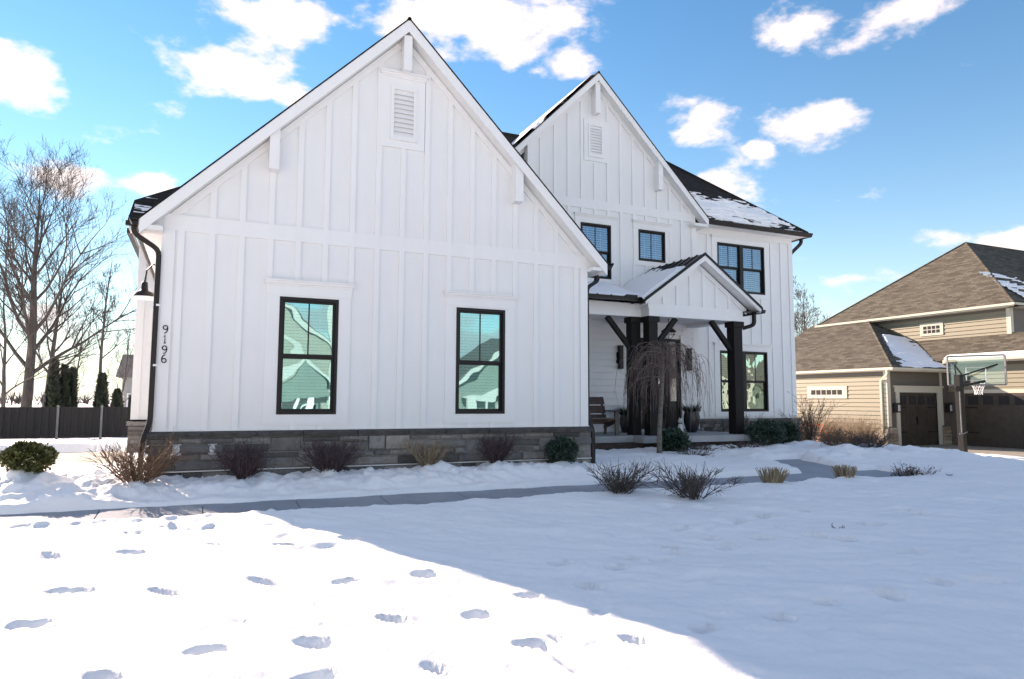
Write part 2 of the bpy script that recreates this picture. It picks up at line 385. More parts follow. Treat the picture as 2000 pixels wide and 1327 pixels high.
edge = np.exp(-((GY+2.52)/.10)**2)*sst(-3, -2, GX)*sst(1.2, .7, GX)
H += edge*(.01+.07*np.maximum(0, fbm(GX*6, GY*6, 3, 83)))
clod = np.exp(-(((GX+.15)/.55)**2+((GY+2.95)/.2)**2)); H += clod*.10*np.maximum(0, fbm(GX*13, GY*13, 2, 91))
H -= .05*np.exp(-((GY+1.2)/.22)**2)*sst(-5, -4, GX)*sst(8, 7, GX)
for bx_, by_ in ((-.78, -.62), (.52, -.56), (1.72, -.50), (4.38, -.42), (-2.1, -.1)): H += .07*np.exp(-((GX-bx_)**2+(GY-by_+.05)**2)/.05)*(1+fbm(GX*8, GY*8, 2, 111))
# footprints
def win(x, y, r):
    return slice(*np.searchsorted(gy, (y-r, y+r))), slice(*np.searchsorted(gx, (x-r, x+r)))
for (px, py, wpx) in PRINTS:
    c = ground_at(px, py); dist = (c-CAM).length; hw = max(.095, .5*wpx/1357.92*dist*.95)
    inshade = wpx < 47 and px > 1080
    a = R(-22 + 26*math.sin(px*12.9+py)); hl = hw; hs = (.062 if not inshade else .075)*(1+.2*math.sin(px))
    W_ = win(c.x, c.y, .45); dx, dy = GX[W_]-c.x, GY[W_]-c.y
    u = (dx*math.cos(a)+dy*math.sin(a))/hl; v = (-dx*math.sin(a)+dy*math.cos(a))/hs
    v = v*(1.0+.16*np.cos(u*2.2+.8))
    rr = np.sqrt(u*u+v*v)+.10*fbm(dx*9+px, dy*9+py, 2, 5)
    dep = (.052 if not inshade else .14)
    H[W_] -= dep*sst(1.2, .62, rr)*(1+.25*np.clip(u, -1.3, 1.3))
    H[W_] += .008*np.exp(-((rr-1.25)/.18)**2)
rp = random.Random(12)
for _ in range(90):                              # faint old dents all over the lawn
    x0_, y0_ = rp.uniform(-2, 13), rp.uniform(-8.5, -2.8); a = rp.uniform(-.6, .9); lit = x0_ < .5*(-y0_-2.0)
    W_ = win(x0_, y0_, .45); dx, dy = GX[W_]-x0_, GY[W_]-y0_
    u = (dx*math.cos(a)+dy*math.sin(a))/rp.uniform(.12, .2); v = (-dx*math.sin(a)+dy*math.cos(a))/rp.uniform(.055, .09)
    rr = np.sqrt(u*u+v*v)+.3*fbm(dx*11+x0_, dy*11+y0_, 2, 6); H[W_] -= (.012 if lit else rp.uniform(.02, .05))*sst(1.3, .3, rr)
for (px, py, hx, hy) in SMEARS:
    c = ground_at(px, py); rr = np.hypot((GX-c.x+.25*(GY-c.y))/hx, (GY-c.y)/hy)+.3*fbm(GX*12, GY*12, 2, 7)
    H -= .035*sst(1.2, .5, rr)
# shovelled walk: straight run along the front, then a turn back to the porch
wob = .05*fbm(GX*2.2, GY*2.2, 4, 97)+.02*fbm(GX*12, GY*12, 2, 99)
d1 = np.maximum(np.abs(GY+1.90+wob)-.50, GX-12.0+2*wob)
d2 = np.maximum(np.abs(GX-10.9-.25*(GY+.5)+wob)-.62, np.maximum(-1.9-GY, GY-.35))
d3 = np.maximum(np.abs(GX+7.2+wob*3)-5.8, np.abs(GY-6.2+wob*4)-2.15)     # own driveway at the left
d4 = np.maximum(np.abs(GX-32.5)-5.6, np.abs(GY-5.5)-5.4)                 # neighbour's driveway
d4 = np.maximum(d4, 26.4-GX+.5*vnoise(GY*.8, GX*0, 8))
dd = np.minimum(np.minimum(d1, d2), d3)
H = np.where(dd < .12, H-.20*sst(.07, -.05, dd), H)
H -= .22*sst(.15, -.1, d4)
H -= .06*sst(1.8, 2.6, GY)*sst(4.6, 4.0, GY)*sst(-.8, -1.2, GX)
H += .16*np.exp(-((GY-9.2)/.9)**2)*sst(-.5, -1.6, GX)*(1+.8*fbm(GX*.9, GY*.9, 3, 101))
H += .14*np.exp(-((GX-25.6)/.7)**2)*sst(-3, 1, GY)*sst(11, 8, GY)*(1+.9*fbm(GX*.9, GY*.9, 3, 105))
ny, nx = H.shape
verts = np.stack([GX, GY, H], -1).reshape(-1, 3)
idx = np.arange(ny*nx).reshape(ny, nx)
quads = np.stack([idx[:-1, :-1], idx[:-1, 1:], idx[1:, 1:], idx[1:, :-1]], -1).reshape(-1, 4)
def npmesh(name, verts, quads, mat, smooth=True):
    me = bpy.data.meshes.new(name); nq = len(quads)
    me.vertices.add(len(verts)); me.vertices.foreach_set('co', verts.astype(np.float32).ravel())
    me.loops.add(nq*4); me.loops.foreach_set('vertex_index', quads.astype(np.int32).ravel())
    me.polygons.add(nq); me.polygons.foreach_set('loop_start', np.arange(0, nq*4, 4, dtype=np.int32)); me.polygons.foreach_set('loop_total', np.full(nq, 4, dtype=np.int32))
    me.polygons.foreach_set('use_smooth', np.full(nq, smooth)); me.update(calc_edges=True); me.validate()
    me.materials.append(mat); o = bpy.data.objects.new(name, me); COL.objects.link(o); return o
ground = npmesh('snowy_ground', verts, quads, M_SNOW); ground['kind'] = 'structure'
def zs(x, y):
    """height of the snow mesh near a point"""
    j = int(np.clip(np.searchsorted(gx, x), 0, nx-1)); i = int(np.clip(np.searchsorted(gy, y), 0, ny-1)); return float(H[i, j])

# walk: concrete panels with open joints
walk = bpy.data.objects.new('front_walk', None); COL.objects.link(walk); walk['kind'] = 'structure'
def slab(name, pts, mat, parent, th=.12):
    return MB().prism([(x, y, float(zg(x, y))+WALKZ-th) for x, y in pts], (0, 0, th)).build(name, mat, parent)
xj = [-14.3]+[-1.09+1.105*k for k in range(-11, 13)]
for a, b in zip(xj[:-1], xj[1:]): slab('walk_panel', [(a+.006, -2.46), (b-.006, -2.46), (b-.006, -1.36), (a+.006, -1.36)], M_WALK, walk)
for k in range(2): slab('walk_panel', [(10.05+.3*k, -1.348+.93*k), (11.35+.3*k, -1.348+.93*k), (11.6+.3*k, -.43+.93*k), (10.3+.3*k, -.43+.93*k)], M_WALK, walk)
drive = bpy.data.objects.new('own_driveway', None); COL.objects.link(drive); drive['kind'] = 'structure'
for k in range(4):
    for j in range(2): slab('drive_panel', [(-1.15-3*k, 3.9+2.3*j), (-4.14-3*k, 3.9+2.3*j), (-4.14-3*k, 6.19+2.3*j), (-1.15-3*k, 6.19+2.3*j)][::-1], M_DRIVE, drive)
nd = bpy.data.objects.new('neighbour_driveway', None); COL.objects.link(nd); nd['kind'] = 'structure'
for k in range(3):
    for j in range(4): MB().prism([(26.0+4*k, -1.0+3*j, -1.62), (29.99+4*k, -1.0+3*j, -1.62), (29.99+4*k, 1.99+3*j, -1.62), (26.0+4*k, 1.99+3*j, -1.62)], (0, 0, .135)).build('drive_panel', M_DRIVE, nd)

# ------------------------------------------------------------------ farmhouse
random.seed(4)
S = .4064
house = thing('farmhouse', 'white board-and-batten farmhouse with two steep gables and dark trim', 'house', (2.84, 0, -.7))
def wallgrid(xs, zs_, y, holes, mb=None):
    """front-facing wall sheet with rectangular openings"""
    mb = mb or MB()
    X = sorted(set(list(xs)+[h[0] for h in holes]+[h[1] for h in holes])); Zs = sorted(set(list(zs_)+[h[2] for h in holes]+[h[3] for h in holes]))
    for a, b in zip(X[:-1], X[1:]):
        for c, d in zip(Zs[:-1], Zs[1:]):
            mx_, mz = (a+b)/2, (c+d)/2
            if any(h[0] < mx_ < h[1] and h[2] < mz < h[3] for h in holes): continue
            mb.poly([(a, y, c), (b, y, c), (b, y, d), (a, y, d)])
    return mb
BT, BW = .028, .043                              # batten thickness, half width
def batten(x, z0, z1, y, parent, top=None):
    """vertical strip; top=(zleft, zright) when cut to the rake"""
    tl, tr = top if top else (z1, z1)
    MB().prism([(x-BW, y-BT, z0), (x+BW, y-BT, z0), (x+BW, y-BT, tr), (x-BW, y-BT, tl)], (0, BT, 0)).build('batten', M_TRIM, parent)

def window(x0, x1, z0, z1, y, parent, rail=None, muntin=True, lights=1, pane=M_PANE, slat=.05, open_=.35, blind_z=None, label=None):
    """black double-hung window set in an opening; lights = units side by side"""
    fw, sw = .045, .038
    f = MB()
    f.box(x0, x1, y-.03, y+.10, z1-fw, z1); f.box(x0, x1, y-.03, y+.10, z0, z0+fw)
    xs = [x0+(x1-x0)*k/lights for k in range(lights+1)]
    f.box(x0, x0+fw, y-.03, y+.10, z0+fw, z1-fw); f.box(x1-fw, x1, y-.03, y+.10, z0+fw, z1-fw)
    for xm in xs[1:-1]: f.box(xm-fw*1.5, xm+fw*1.5, y-.03, y+.10, z0+fw, z1-fw)
    w = f.build('window', M_BLACK, parent)
    if label: w['label'] = label
    for k in range(lights):
        a = xs[k]+(fw if k == 0 else fw*1.5); b = xs[k+1]-(fw if k == lights-1 else fw*1.5)
        c, d = z0+fw, z1-fw
        parts = [(c, d)] if rail is None else [(c, rail), (rail, d)]
        for q, (e, g) in enumerate(parts):
            yy = y+.012+(.028 if q == 0 and rail else 0)
            s_ = MB(); s_.box(a, b, yy, yy+.03, e, e+sw); s_.box(a, b, yy, yy+.03, g-sw, g)
            s_.box(a, a+sw, yy, yy+.03, e+sw, g-sw); s_.box(b-sw, b, yy, yy+.03, e+sw, g-sw); s_.build('sash', M_BLACK, w)
            MB().box(a+sw-.004, b-sw+.004, yy+.012, yy+.018, e+sw-.004, g-sw+.004).build('pane', pane, w)
            if muntin and (q == 1 or rail is None):
                xm = (a+b)/2; MB().box(xm-.010, xm+.010, yy+.004, yy+.0115, e+sw, g-sw).build('muntin', M_BLACK, w)
        bz = blind_z if blind_z is not None else c
        bl = MB(); z = d-.03
        while z > bz:
            t = slat*.5
            bl.poly([(a+.01, y+.085-t*open_*0.9, z-t*.9), (b-.01, y+.085-t*open_*0.9, z-t*.9), (b-.01, y+.085+t*open_*0.9, z+t*.9*(1-open_*.55)), (a+.01, y+.085+t*open_*0.9, z+t*.9*(1-open_*.55))])
            z -= slat
        for xx in (a+(b-a)*.25, a+(b-a)*.72): bl.box(xx-.008, xx+.008, y+.062, y+.066, bz, d-.02)
        bl.box(a+.01, b-.01, y+.06, y+.11, d-.05, d); bl.build('blind', M_BLIND, w, kind='stuff')
    # dark-coloured sheet behind the blind stands in for the unlit room
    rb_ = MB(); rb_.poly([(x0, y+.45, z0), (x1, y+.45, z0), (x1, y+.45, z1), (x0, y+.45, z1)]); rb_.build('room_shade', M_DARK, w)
    return w
def window_trim(x0, x1, z0, z1, y, parent, side=.19, bot=.145, head=.03, crown=.225, over=.045, topz=None):
    t = MB(); p_ = .022
    hz = z1+head
    t.box(x0-side, x0, y-p_, y, z0, hz); t.box(x1, x1+side, y-p_, y, z0, hz); t.box(x0-side, x1+side, y-p_, y, z0-bot, z0); t.box(x0, x1, y-p_, y, z1, hz)
    o = t.build('window_casing', M_TRIM, parent)
    h = MB(); a, b = x0-side, x1+side
    h.box(a-.006, b+.006, y-.034, y, hz, hz+crown*.62)
    # stepped crown
    for (dz0, dz1, pr, ov) in ((.62, .74, .05, .012), (.74, .90, .075, .03), (.90, 1.0, .10, over)):
        h.box(a-ov, b+ov, y-pr, y, hz+crown*dz0, hz+crown*dz1)
    h.build('crown_head', M_TRIMH, parent); return hz+crown

# ---- garage wing (front gable): wall x -.638..6.316 at y=0, ridge x=2.84
XC, XL, XR, E2 = 2.84, -.638, 6.316, 3.477
OH = .25                                        # rake overhang
W1 = (.974, 1.855, .221, 2.002); W2 = (3.802, 4.692, .221, 2.002)
gw = wallgrid((XL, XR), (0, 2.862), 0, [W1, W2])
gw.poly([(XL, 0, 2.862), (XR, 0, 2.862), (XR, 0, 3.06), (XC, 0, 6.56), (XL, 0, 3.06)])
gw.box(XL, XR, .004, .02, -.75, 0); gw.poly([(XL, 0, -.75), (XL, 0, 3.06), (XL, 7, 3.06), (XL, 7, -.75)]); gw.poly([(XR, 0, -.75), (XR, 0, 3.06), (XR, 5.1, 3.06), (XR, 5.1, -.75)])
gwall = gw.build('garage_wing_wall', M_PANEL, house)
box('belt_board', (XL-.0, XR, -.026, 0, 2.862, 3.098), M_TRIMH, house)
box('corner_board', (XL-.02, XL+.15, -.024, 0, 0.0, 2.862), M_TRIM, house); box('corner_board', (XL-.022, XL, 0, .13, 0, 2.95), M_TRIM, house)
box('corner_board', (XR-.13, XR+.02, -.024, 0, 0.0, 2.862), M_TRIM, house); box('corner_board', (XR, XR+.022, 0, .13, 0, 2.95), M_TRIM, house)
t1 = window_trim(*W1, 0, house); t2 = window_trim(*W2, 0, house)
window(*W1, 0, house, rail=1.10, slat=.05, open_=.15, label='black double-hung window with green reflections, nearer the house number')
window(*W2, 0, house, rail=1.08, slat=.05, open_=.15, label='black double-hung window with blue sky in its upper sash')
for n in range(-1, 16):
    x = n*S
    if 2 <= n <= 5 or 9 <= n <= 12:
        batten(x, t1, 2.862, 0, gwall)
        if n not in (2, 5, 9, 12): batten(x, 0, .076, 0, gwall)
    else: batten(x, 0, 2.862, 0, gwall)
for xa, xb in ((.784, 2.045), (3.612, 4.882)): box('casing_foot', (xa, xb, -.014, 0, .058, .076), M_TRIM, house)
def rk(x, off): return off+(x if x < XC else 2*XC-x)
for n in range(-1, 16):
    x = n*S
    a, b = rk(x-BW, 3.535), rk(x+BW, 3.535)
    if min(a, b) < 3.12: continue
    if n == 7:
        batten(x, 3.098, 4.59, 0, gwall); batten(x, 5.815, 6.1, 0, gwall); continue
    batten(x, 3.098, 0, 0, gwall, (a, b))
# rake frieze boards on the wall, fascia, soffit, roof
def rake_board(name, off0, off1, y0, y1, xo, mat, xc, parent, xin=None, zmin=None):
    """pair of sloped boards between roof offsets off0..off1 (z = off + x for the left one)"""
    for sgn in (1, -1):
        pts = [(xo, off0+xo), (xc, off0+xc), (xc, off1+xc), (xo, off1+xo)]
        if zmin is not None:
            pts = [(zmin-off0, zmin), (xc, off0+xc), (xc, off1+xc), (zmin-off1, zmin)]
        if sgn == -1: pts = [(2*xc-a, b) for a, b in pts]
        MB().prism([(a, y0, b) for a, b in pts], (0, y1-y0, 0)).build(name, mat, parent)
rake_board('rake_frieze', 3.52, 3.665, -.03, 0, 0, M_TRIMH, XC, house, zmin=3.10)
XE = -.93
rake_board('rake_fascia', 3.655, 3.86, -OH-.02, -OH, XE, M_TRIMH, XC, house)
def fold(pts3, xc): return [(2*xc-a, b, c) for a, b, c in pts3]
for fl in (False, True):
    g = lambda p: fold(p, XC) if fl else p
    MB().prism(g([(XE, -OH, XE+3.68), (XC, -OH, XC+3.68), (XC, .01, XC+3.68), (XE, .01, XE+3.68)]), (0, 0, .02)).build('rake_soffit', M_SOFFIT, house)
    MB().prism(g([(XE, -OH, 2.80), (XL, -OH, 2.80), (XL, -OH, 2.862), (XE, -OH, 2.862)]), (0, 7.2, 0)).build('eave_soffit', M_SOFFIT, house)
    MB().prism(g([(XE-.012, -OH, 2.79), (XE+.012, -OH, 2.79), (XE+.012, -OH, 2.95), (XE-.012, -OH, 2.95)]), (0, 7.2, 0)).build('eave_fascia', M_TRIM, house)
    MB().prism(g([(XE+.012, -.012, 2.80), (XL+.01, -.012, 2.80), (XL+.36, -.012, 3.10), (XL+.1, -.012, 3.12), (XE+.012, -.012, 2.84)]), (0, .012, 0)).build('eave_return', M_TRIMH, house)
    pts = g([(XE-.03, -OH-.03, XE-.03+3.865), (XC, -OH-.03, XC+3.865), (XC, 7.75, XC+3.865), (XE-.03, 7.75, XE-.03+3.865)])
    rf = MB().prism(pts, (0, 0, .026)).build('wing_roof', M_SHINGY, house)
    # K gutter
    gx0 = XE-.012
    gp = [(gx0, 2.965), (gx0, 2.84), (gx0-.07, 2.84), (gx0-.125, 2.93), (gx0-.125, 2.965), (gx0-.115, 2.965), (gx0-.115, 2.935), (gx0-.065, 2.85), (gx0-.01, 2.85), (gx0-.01, 2.965)]
    MB().prism(g([(a, -OH-.02, b) for a, b in gp]), (0, 6.0 if not fl else 4.9, 0)).build('gutter', M_GUTTER, house)
MB().tube([(XC, -OH-.03, XC+3.87), (XC, 7.7, XC+3.87)], .035, 6).build('ridge_cap', M_SHINGX, house)
def bracket(xc_, w, y0, yf, zb, zt_l, zt_r, parent):
    MB().prism([(xc_-w, yf, zb), (xc_+w, yf, zb), (xc_+w, yf, zt_r), (xc_-w, yf, zt_l)], (0, y0-yf, 0)).build('gable_bracket', M_TRIM, parent)
bracket(XC, .068, 0, -.225, 5.86, XC+3.61, XC+3.61, house)
for sx in (1, -1):
    x = .81 if sx == 1 else 2*XC-.81
    bracket(x, .072, 0, -.225, 3.90, rk(x-.072, 3.678), rk(x+.072, 3.678), house)
def louver(x0, x1, z0, z1, y, parent, cas, crown=True):
    v = MB(); c = cas
    for b in ((x0-c, x0, z0-c, z1+c), (x1, x1+c, z0-c, z1+c), (x0, x1, z0-c, z0), (x0, x1, z1, z1+c)): v.box(b[0], b[1], y-.03, y, b[2], b[3])
    o = v.build('louver_vent', M_TRIM, parent)
    f = MB(); w = .055
    for b in ((x0, x0+w, z0, z1), (x1-w, x1, z0, z1), (x0+w, x1-w, z0, z0+w), (x0+w, x1-w, z1-w, z1)): f.box(b[0], b[1], y-.052, y, b[2], b[3])
    f.box(x0-.012, x1+.012, y-.062, y-.03, z0-.022, z0); f.build('vent_frame', M_TRIM, o)
    n = max(6, int((z1-z0-2*w)/.075)); h = (z1-z0-2*w)/n
    for k in range(n):
        za = z0+w+k*h
        MB().prism([(x0+w, y-.045, za), (x0+w, y-.036, za-.004), (x0+w, y-.006, za+h*.95), (x0+w, y-.014, za+h*.98)], (x1-x0-2*w, 0, 0)).build('louver_slat', M_TRIMH, o)
    if crown:
        h = MB()
        for (z_, pr, ov) in ((0, .045, .01), (.035, .06, .025), (.07, .085, .04)): h.box(x0-c-ov, x1+c+ov, y-pr, y, z1+c+z_, z1+c+z_+.035)
        h.build('vent_crown', M_TRIMH, o)
    return o
louver(2.61, 3.052, 4.735, 5.635, 0, house, .145)

# ---- stone skirt pieces
M_LEDGE = simple('dark_ledge', (.06, .056, .053), .85, .35, 8, .6, 24)
def stone_piece(x0, x1, z0, z1, y, parent, depth=.09, name='stone', mat=M_STONE, along='x'):
    j = lambda a: random.uniform(-a, a)
    d = depth+random.uniform(-.015, .03); c = .013
    pts_f = [(x0+c+j(.006), z0+c+j(.005)), (x1-c+j(.006), z0+c+j(.005)), (x1-c+j(.006), z1-c+j(.005)), (x0+c+j(.006), z1-c+j(.005))]
    pts_b = [(x0, z0), (x1, z0), (x1, z1), (x0, z1)]
    xm, zm = (x0+x1)/2+j(.05), (z0+z1)/2+j(.01)
    mb = MB()
    def P(a, b, dep): return (a, y-dep, b) if along == 'x' else (y-dep, a, b)
    for a, b in pts_b: mb.v.append(P(a, b, 0))
    for a, b in pts_b: mb.v.append(P(a, b, d-.016+j(.004)))
    for a, b in pts_f: mb.v.append(P(a, b, d+j(.006)))
    mb.v.append(P(xm, zm, d+.010+j(.010)))
    for i in range(4):
        k = (i+1) % 4
        mb.f += [(i, k, 4+k, 4+i), (4+i, 4+k, 8+k, 8+i), (8+i, 8+k, 12)]
    return mb.build(name, mat, parent)
def ashlar(x0, x1, z0, z1, y, parent, seed, hs=(.10, .075, .14, .095, .13), along='x', mat=M_STONE, wmin=.24, wmax=.62, depth=.09):
    rnd = random.Random(seed); z = z1; r = 0; nxt = None; rows = []
    while z > z0+.03:
        h = rnd.choice(hs); h = min(h, z-z0)
        if z-h-z0 < .05: h = z-z0
        rows.append((z-h, z)); z -= h
    merged = []
    for i, (a, b) in enumerate(rows):
        x = x0
        while x < x1-.02:
            w = rnd.uniform(wmin, wmax)*(1.1 if b-a > .11 else .9)
            if x1-(x+w) < .14: w = x1-x
            hit_ = [m for m in merged if m[2] == i and m[0] < x+w-.01 and m[1] > x+.01]
            if hit_:
                m = hit_[0]
                if m[0]-x < .06: x = m[1]; continue
                w = m[0]-x
            lo = a
            if not hit_ and i+1 < len(rows) and rnd.random() < .22 and w < .5 and b-rows[i+1][0] < .25:
                lo = rows[i+1][0]; merged.append((x, x+w, i+1))
            stone_piece(x+.009, x+w-.009, lo+.008, b-.008, y, parent, mat=mat, along=along, depth=depth)
            x += w
sk = box('stone_skirt', (XL-.055, XR+.03, -.088, 0.0, -.95, -.055), M_MORTAR, house)
ashlar(XL-.06, XR+.035, -.56, -.10, -.02, sk, 11)
ashlar(XL-.06, XR+.035, -.80, -.575, -.02, sk, 12, hs=(.11, .11))
box('drip_flashing', (XL-.05, XR+.03, -.125, -.02, -.574, -.562), M_LAMPWHITE, house)
x = XL-.085
while x < XR+.03:
    w = min(random.uniform(.62, .82), XR+.055-x)
    MB().prism([(x+.004, -.135, -.098), (x+.004, -.02, -.098), (x+.004, -.02, -.012), (x+.004, -.045, -.012), (x+.004, -.14, -.045)], (w-.012, 0, 0)).build('ledge_stone', M_LEDGE, sk); x += w
box('base_flashing', (XL-.03, XR+.025, -.05, 0, -.011, .004), M_LAMPWHITE, house)
for xo in (-.335, .12):
    o = MB().box(xo-.055, xo+.055, -.125, -.09, -.35, -.19).build('outlet_cover', M_PLASTIC, house)
    MB().lathe([(.001, .0), (.040, .0), (.046, .012), (.040, .02), (.001, .02)], 0, 0, 14).build('outlet_dome', M_PLASTIC, o)
    d_ = o.children[0]; d_.data.transform(Matrix.Translation((xo, -.125, -.26)) @ Matrix.Rotation(R(90), 4, 'X') @ Matrix.Diagonal((.9, 1.4, 1.6, 1)))
# left flank stone (seen edge on) and its ledge
for zz in (-.55, -.45, -.32, -.2): stone_piece(.0, .4, zz+.005, zz+.10, XL+.0, sk, along='y')
# downspouts
def downspout(path, name='downspout', rect=(.045, .034), parent=house):
    pts = [Vector(p) for p in path]; out = [pts[0]]
    for i in range(1, len(pts)-1):                 # soften the elbows
        a, b, c = pts[i-1], pts[i], pts[i+1]; k = .09
        p0 = b+(a-b).normalized()*min(k, (a-b).length*.4); p2 = b+(c-b).normalized()*min(k, (c-b).length*.4)
        for t in (0, .33, .67, 1): out.append(p0*(1-t)**2+b*2*t*(1-t)+p2*t*t)
    out.append(pts[-1]); return MB().tube(out, .04, 4, True, rect).build(name, M_GUTTER, parent)
downspout([(XE-.07, -.16, 2.86), (XE-.07, -.16, 2.74), (XL-.05, -.02, 2.56), (XL-.055, -.02, .12), (XL-.14, -.10, -.16), (XL-.14, -.10, -.80)])
downspout([(6.70, .25, 2.86), (6.70, .25, 2.70), (XR+.06, .10, 2.52), (XR+.06, .10, .16), (XR+.13, .02, -.10), (XR+.13, .02, -.85)])
for zb in (1.75, .9):
    box('downspout_strap', (XL-.115, XL, -.065, .03, zb, zb+.03), M_LAMPWHITE, house)
# house number 9196, pinned to the corner board
def digit(ch, cx, cz, h, y):
    w = h*.52; P = []
    if ch == '1': P = [[(-.16, .28), (0, .5), (0, -.5)], [(-.14, -.5), (.14, -.5)]]
    else:
        loop = [(.30*math.cos(R(a)), .22+.26*math.sin(R(a))) for a in range(0, 361, 24)]
        tail = [(.30, .22), (.30, 0), (.24, -.25), (.08, -.44), (-.14, -.50)]
        P = [loop, tail]
        if ch == '6': P = [[(-a, -b) for a, b in q] for q in P]
    mb = MB()
    for q in P: mb.tube([(cx+a*h*.85, y, cz+b*h) for a, b in q], h*.062, 6)
    return mb.build('house_number', M_BLACK, house)
for ch, z in zip('9196', (1.428, 1.288, 1.139, 1.009)): digit(ch, -.556, z, .112, -.034)
# barn lamp on the left flank
def barn_lamp(base, out, parent, rs=.19, name='barn_lamp', drop=.55):
    b = Vector(base); o = Vector(out)
    path = [b, b+o*.12+Vector((0, 0, .10)), b+o*.30+Vector((0, 0, .16)), b+o*.46+Vector((0, 0, .06)), b+o*.50+Vector((0, 0, -.12))]
    a = MB().tube(path, .012, 6).build(name, M_BLACK, parent)
    c = path[-1]
    MB().lathe([(.03, 0), (.045, -.02), (.05, -.10), (.06, -.14), (rs*.75, -.17), (rs, -.235)], c.x, c.y, 24, c.z).build('lamp_shade', M_BLACK, a, smooth=True)
    MB().lathe([(rs, -.236), (rs*1.01, -.255), (rs*.9, -.25), (.05, -.20)], c.x, c.y, 24, c.z).build('shade_rim', M_LAMPWHITE, a, smooth=True)
    MB().lathe([(.001, -.001), (.07, 0), (.07, .02), (.001, .02)], 0, 0, 14).build('lamp_plate', M_BLACK, a).data.transform(Matrix.Translation(b) @ Vector((0, 0, 1)).rotation_difference(o).to_matrix().to_4x4())
    return a
barn_lamp((XL, .72, 2.32), (-.52, 0, 0), house)

# ---- main block: bay (y=4.83) with the second gable, right part (y=5.1), left part
YB, XB, EB = 4.833, 9.40, 3.62
YR = 5.10
UW = [(8.955, 9.895, 3.70, 5.176), (10.78, 11.672, 4.30, 5.176)]
DOOR = (10.43, 12.14, -.30, 2.17)
bw = wallgrid((7.38, 12.736), (-.7, 5.57), YB, UW+[DOOR])
bw.poly([(7.38, YB, 5.57), (12.736, YB, 5.57), (12.736, YB, 5.74), (XB, YB, 9.06), (7.38, YB, 7.05)])
bw.poly([(12.736, YB, -.7), (12.736, YR, -.7), (12.736, YR, 5.8), (12.736, YB, 5.8)]); bw.poly([(7.38, YB, 2.4), (7.38, 5.6, 2.4), (7.38, 5.6, 7.0), (7.38, YB, 7.0)])
bw.poly([(XR, YB, -.7), (7.38, YB, -.7), (7.38, YB, 3.6), (XR, YB, 3.6)]); bw.poly([(3, 5.6, 2.4), (7.4, 5.6, 2.4), (7.4, 5.6, 7.0), (3, 5.6, 7.0)])
bay = bw.build('bay_wall', M_PANEL, house)
box('belt_board', (7.38, 12.736, YB-.026, YB, 5.572, 5.812), M_TRIMH, house)
box('corner_board', (12.585, 12.758, YB-.024, YB, -.3, 5.572), M_TRIM, house); box('corner_board', (7.36, 7.50, YB-.024, YB, 3.4, 7.0), M_TRIM, house)
tt = [window_trim(a, b, c, d, YB, house, side=.165, bot=.13, head=.02, crown=.22) for a, b, c, d in UW]
window(*UW[0], YB, house, rail=4.42, pane=M_PANE_UP, slat=.062, open_=.95, label='black upstairs window partly hidden by the garage roof')
window(*UW[1], YB, house, rail=None, pane=M_PANE_UP, slat=.062, open_=.95, label='small square black upstairs window above the porch roof')
for k in range(0, 13):
    x = 7.744+.0+k*S+BW
    off = 9.06-.13-XB
    a = off+(x-BW if x < XB else 2*XB-x+BW); b = off+(x+BW if x < XB else 2*XB-x-BW)
    if min(a, b) > 5.86:
        if abs(x-XB) < .10: batten(x, 5.812, 6.83, YB, bay)
        else: batten(x, 5.812, 0, YB, bay, (a, b))
    spans = [(3.2, 5.572)]
    for (wa, wb, wc, wd) in UW:
        if wa-.17 < x < wb+.17: spans = [(tt[0], 5.572), (3.2, wc-.13)]
    for c, d in spans: batten(x, c, d, YB, bay)
louver(9.20, 9.66, 7.02, 7.92, YB, house, .13, crown=False)
offB = 9.06-XB
rake_board('rake_frieze', offB-.13, offB+.03, YB-.03, YB, 0, M_TRIMH, XB, house, zmin=5.812)
xeB = XB-EB
rake_board('rake_fascia', offB+.0, offB+.205, YB-.27, YB-.25, xeB, M_TRIMH, XB, house)
for fl in (False, True):
    g = lambda p: fold(p, XB) if fl else p
    MB().prism(g([(xeB, YB-.25, xeB+offB+.02), (XB, YB-.25, XB+offB+.02), (XB, YB+.01, XB+offB+.02), (xeB, YB+.01, xeB+offB+.02)]), (0, 0, .02)).build('rake_soffit', M_SOFFIT, house)
    MB().prism(g([(xeB-.03, YB-.285, xeB-.03+offB+.21), (XB, YB-.285, XB+offB+.21), (XB, 10.9, XB+offB+.21), (xeB-.03, 10.9, xeB-.03+offB+.21)]), (0, 0, .028)).build('bay_roof', M_SHINGY, house)
    MB().prism(g([(xeB, YB-.25, xeB+offB-.02), (xeB+.5, YB-.25, xeB+offB-.02), (xeB+.5, YB-.25, xeB+offB+.06), (xeB, YB-.25, xeB+offB+.06)]), (0, .9, 0)).build('eave_soffit', M_SOFFIT, house)
MB().tube([(XB, YB-.28, XB+offB+.22), (XB, 10.8, XB+offB+.22)], .038, 6).build('ridge_cap', M_SHINGX, house)
bracket(XB, .075, YB, YB-.22, 8.17, XB+offB-.02, XB+offB-.02, house)
for x in (11.42, 2*XB-11.42):
    a, b = [offB+.02+(q if q < XB else 2*XB-q) for q in (x-.075, x+.075)]
    bracket(x, .075, YB, YB-.22, 6.32, a, b, house)
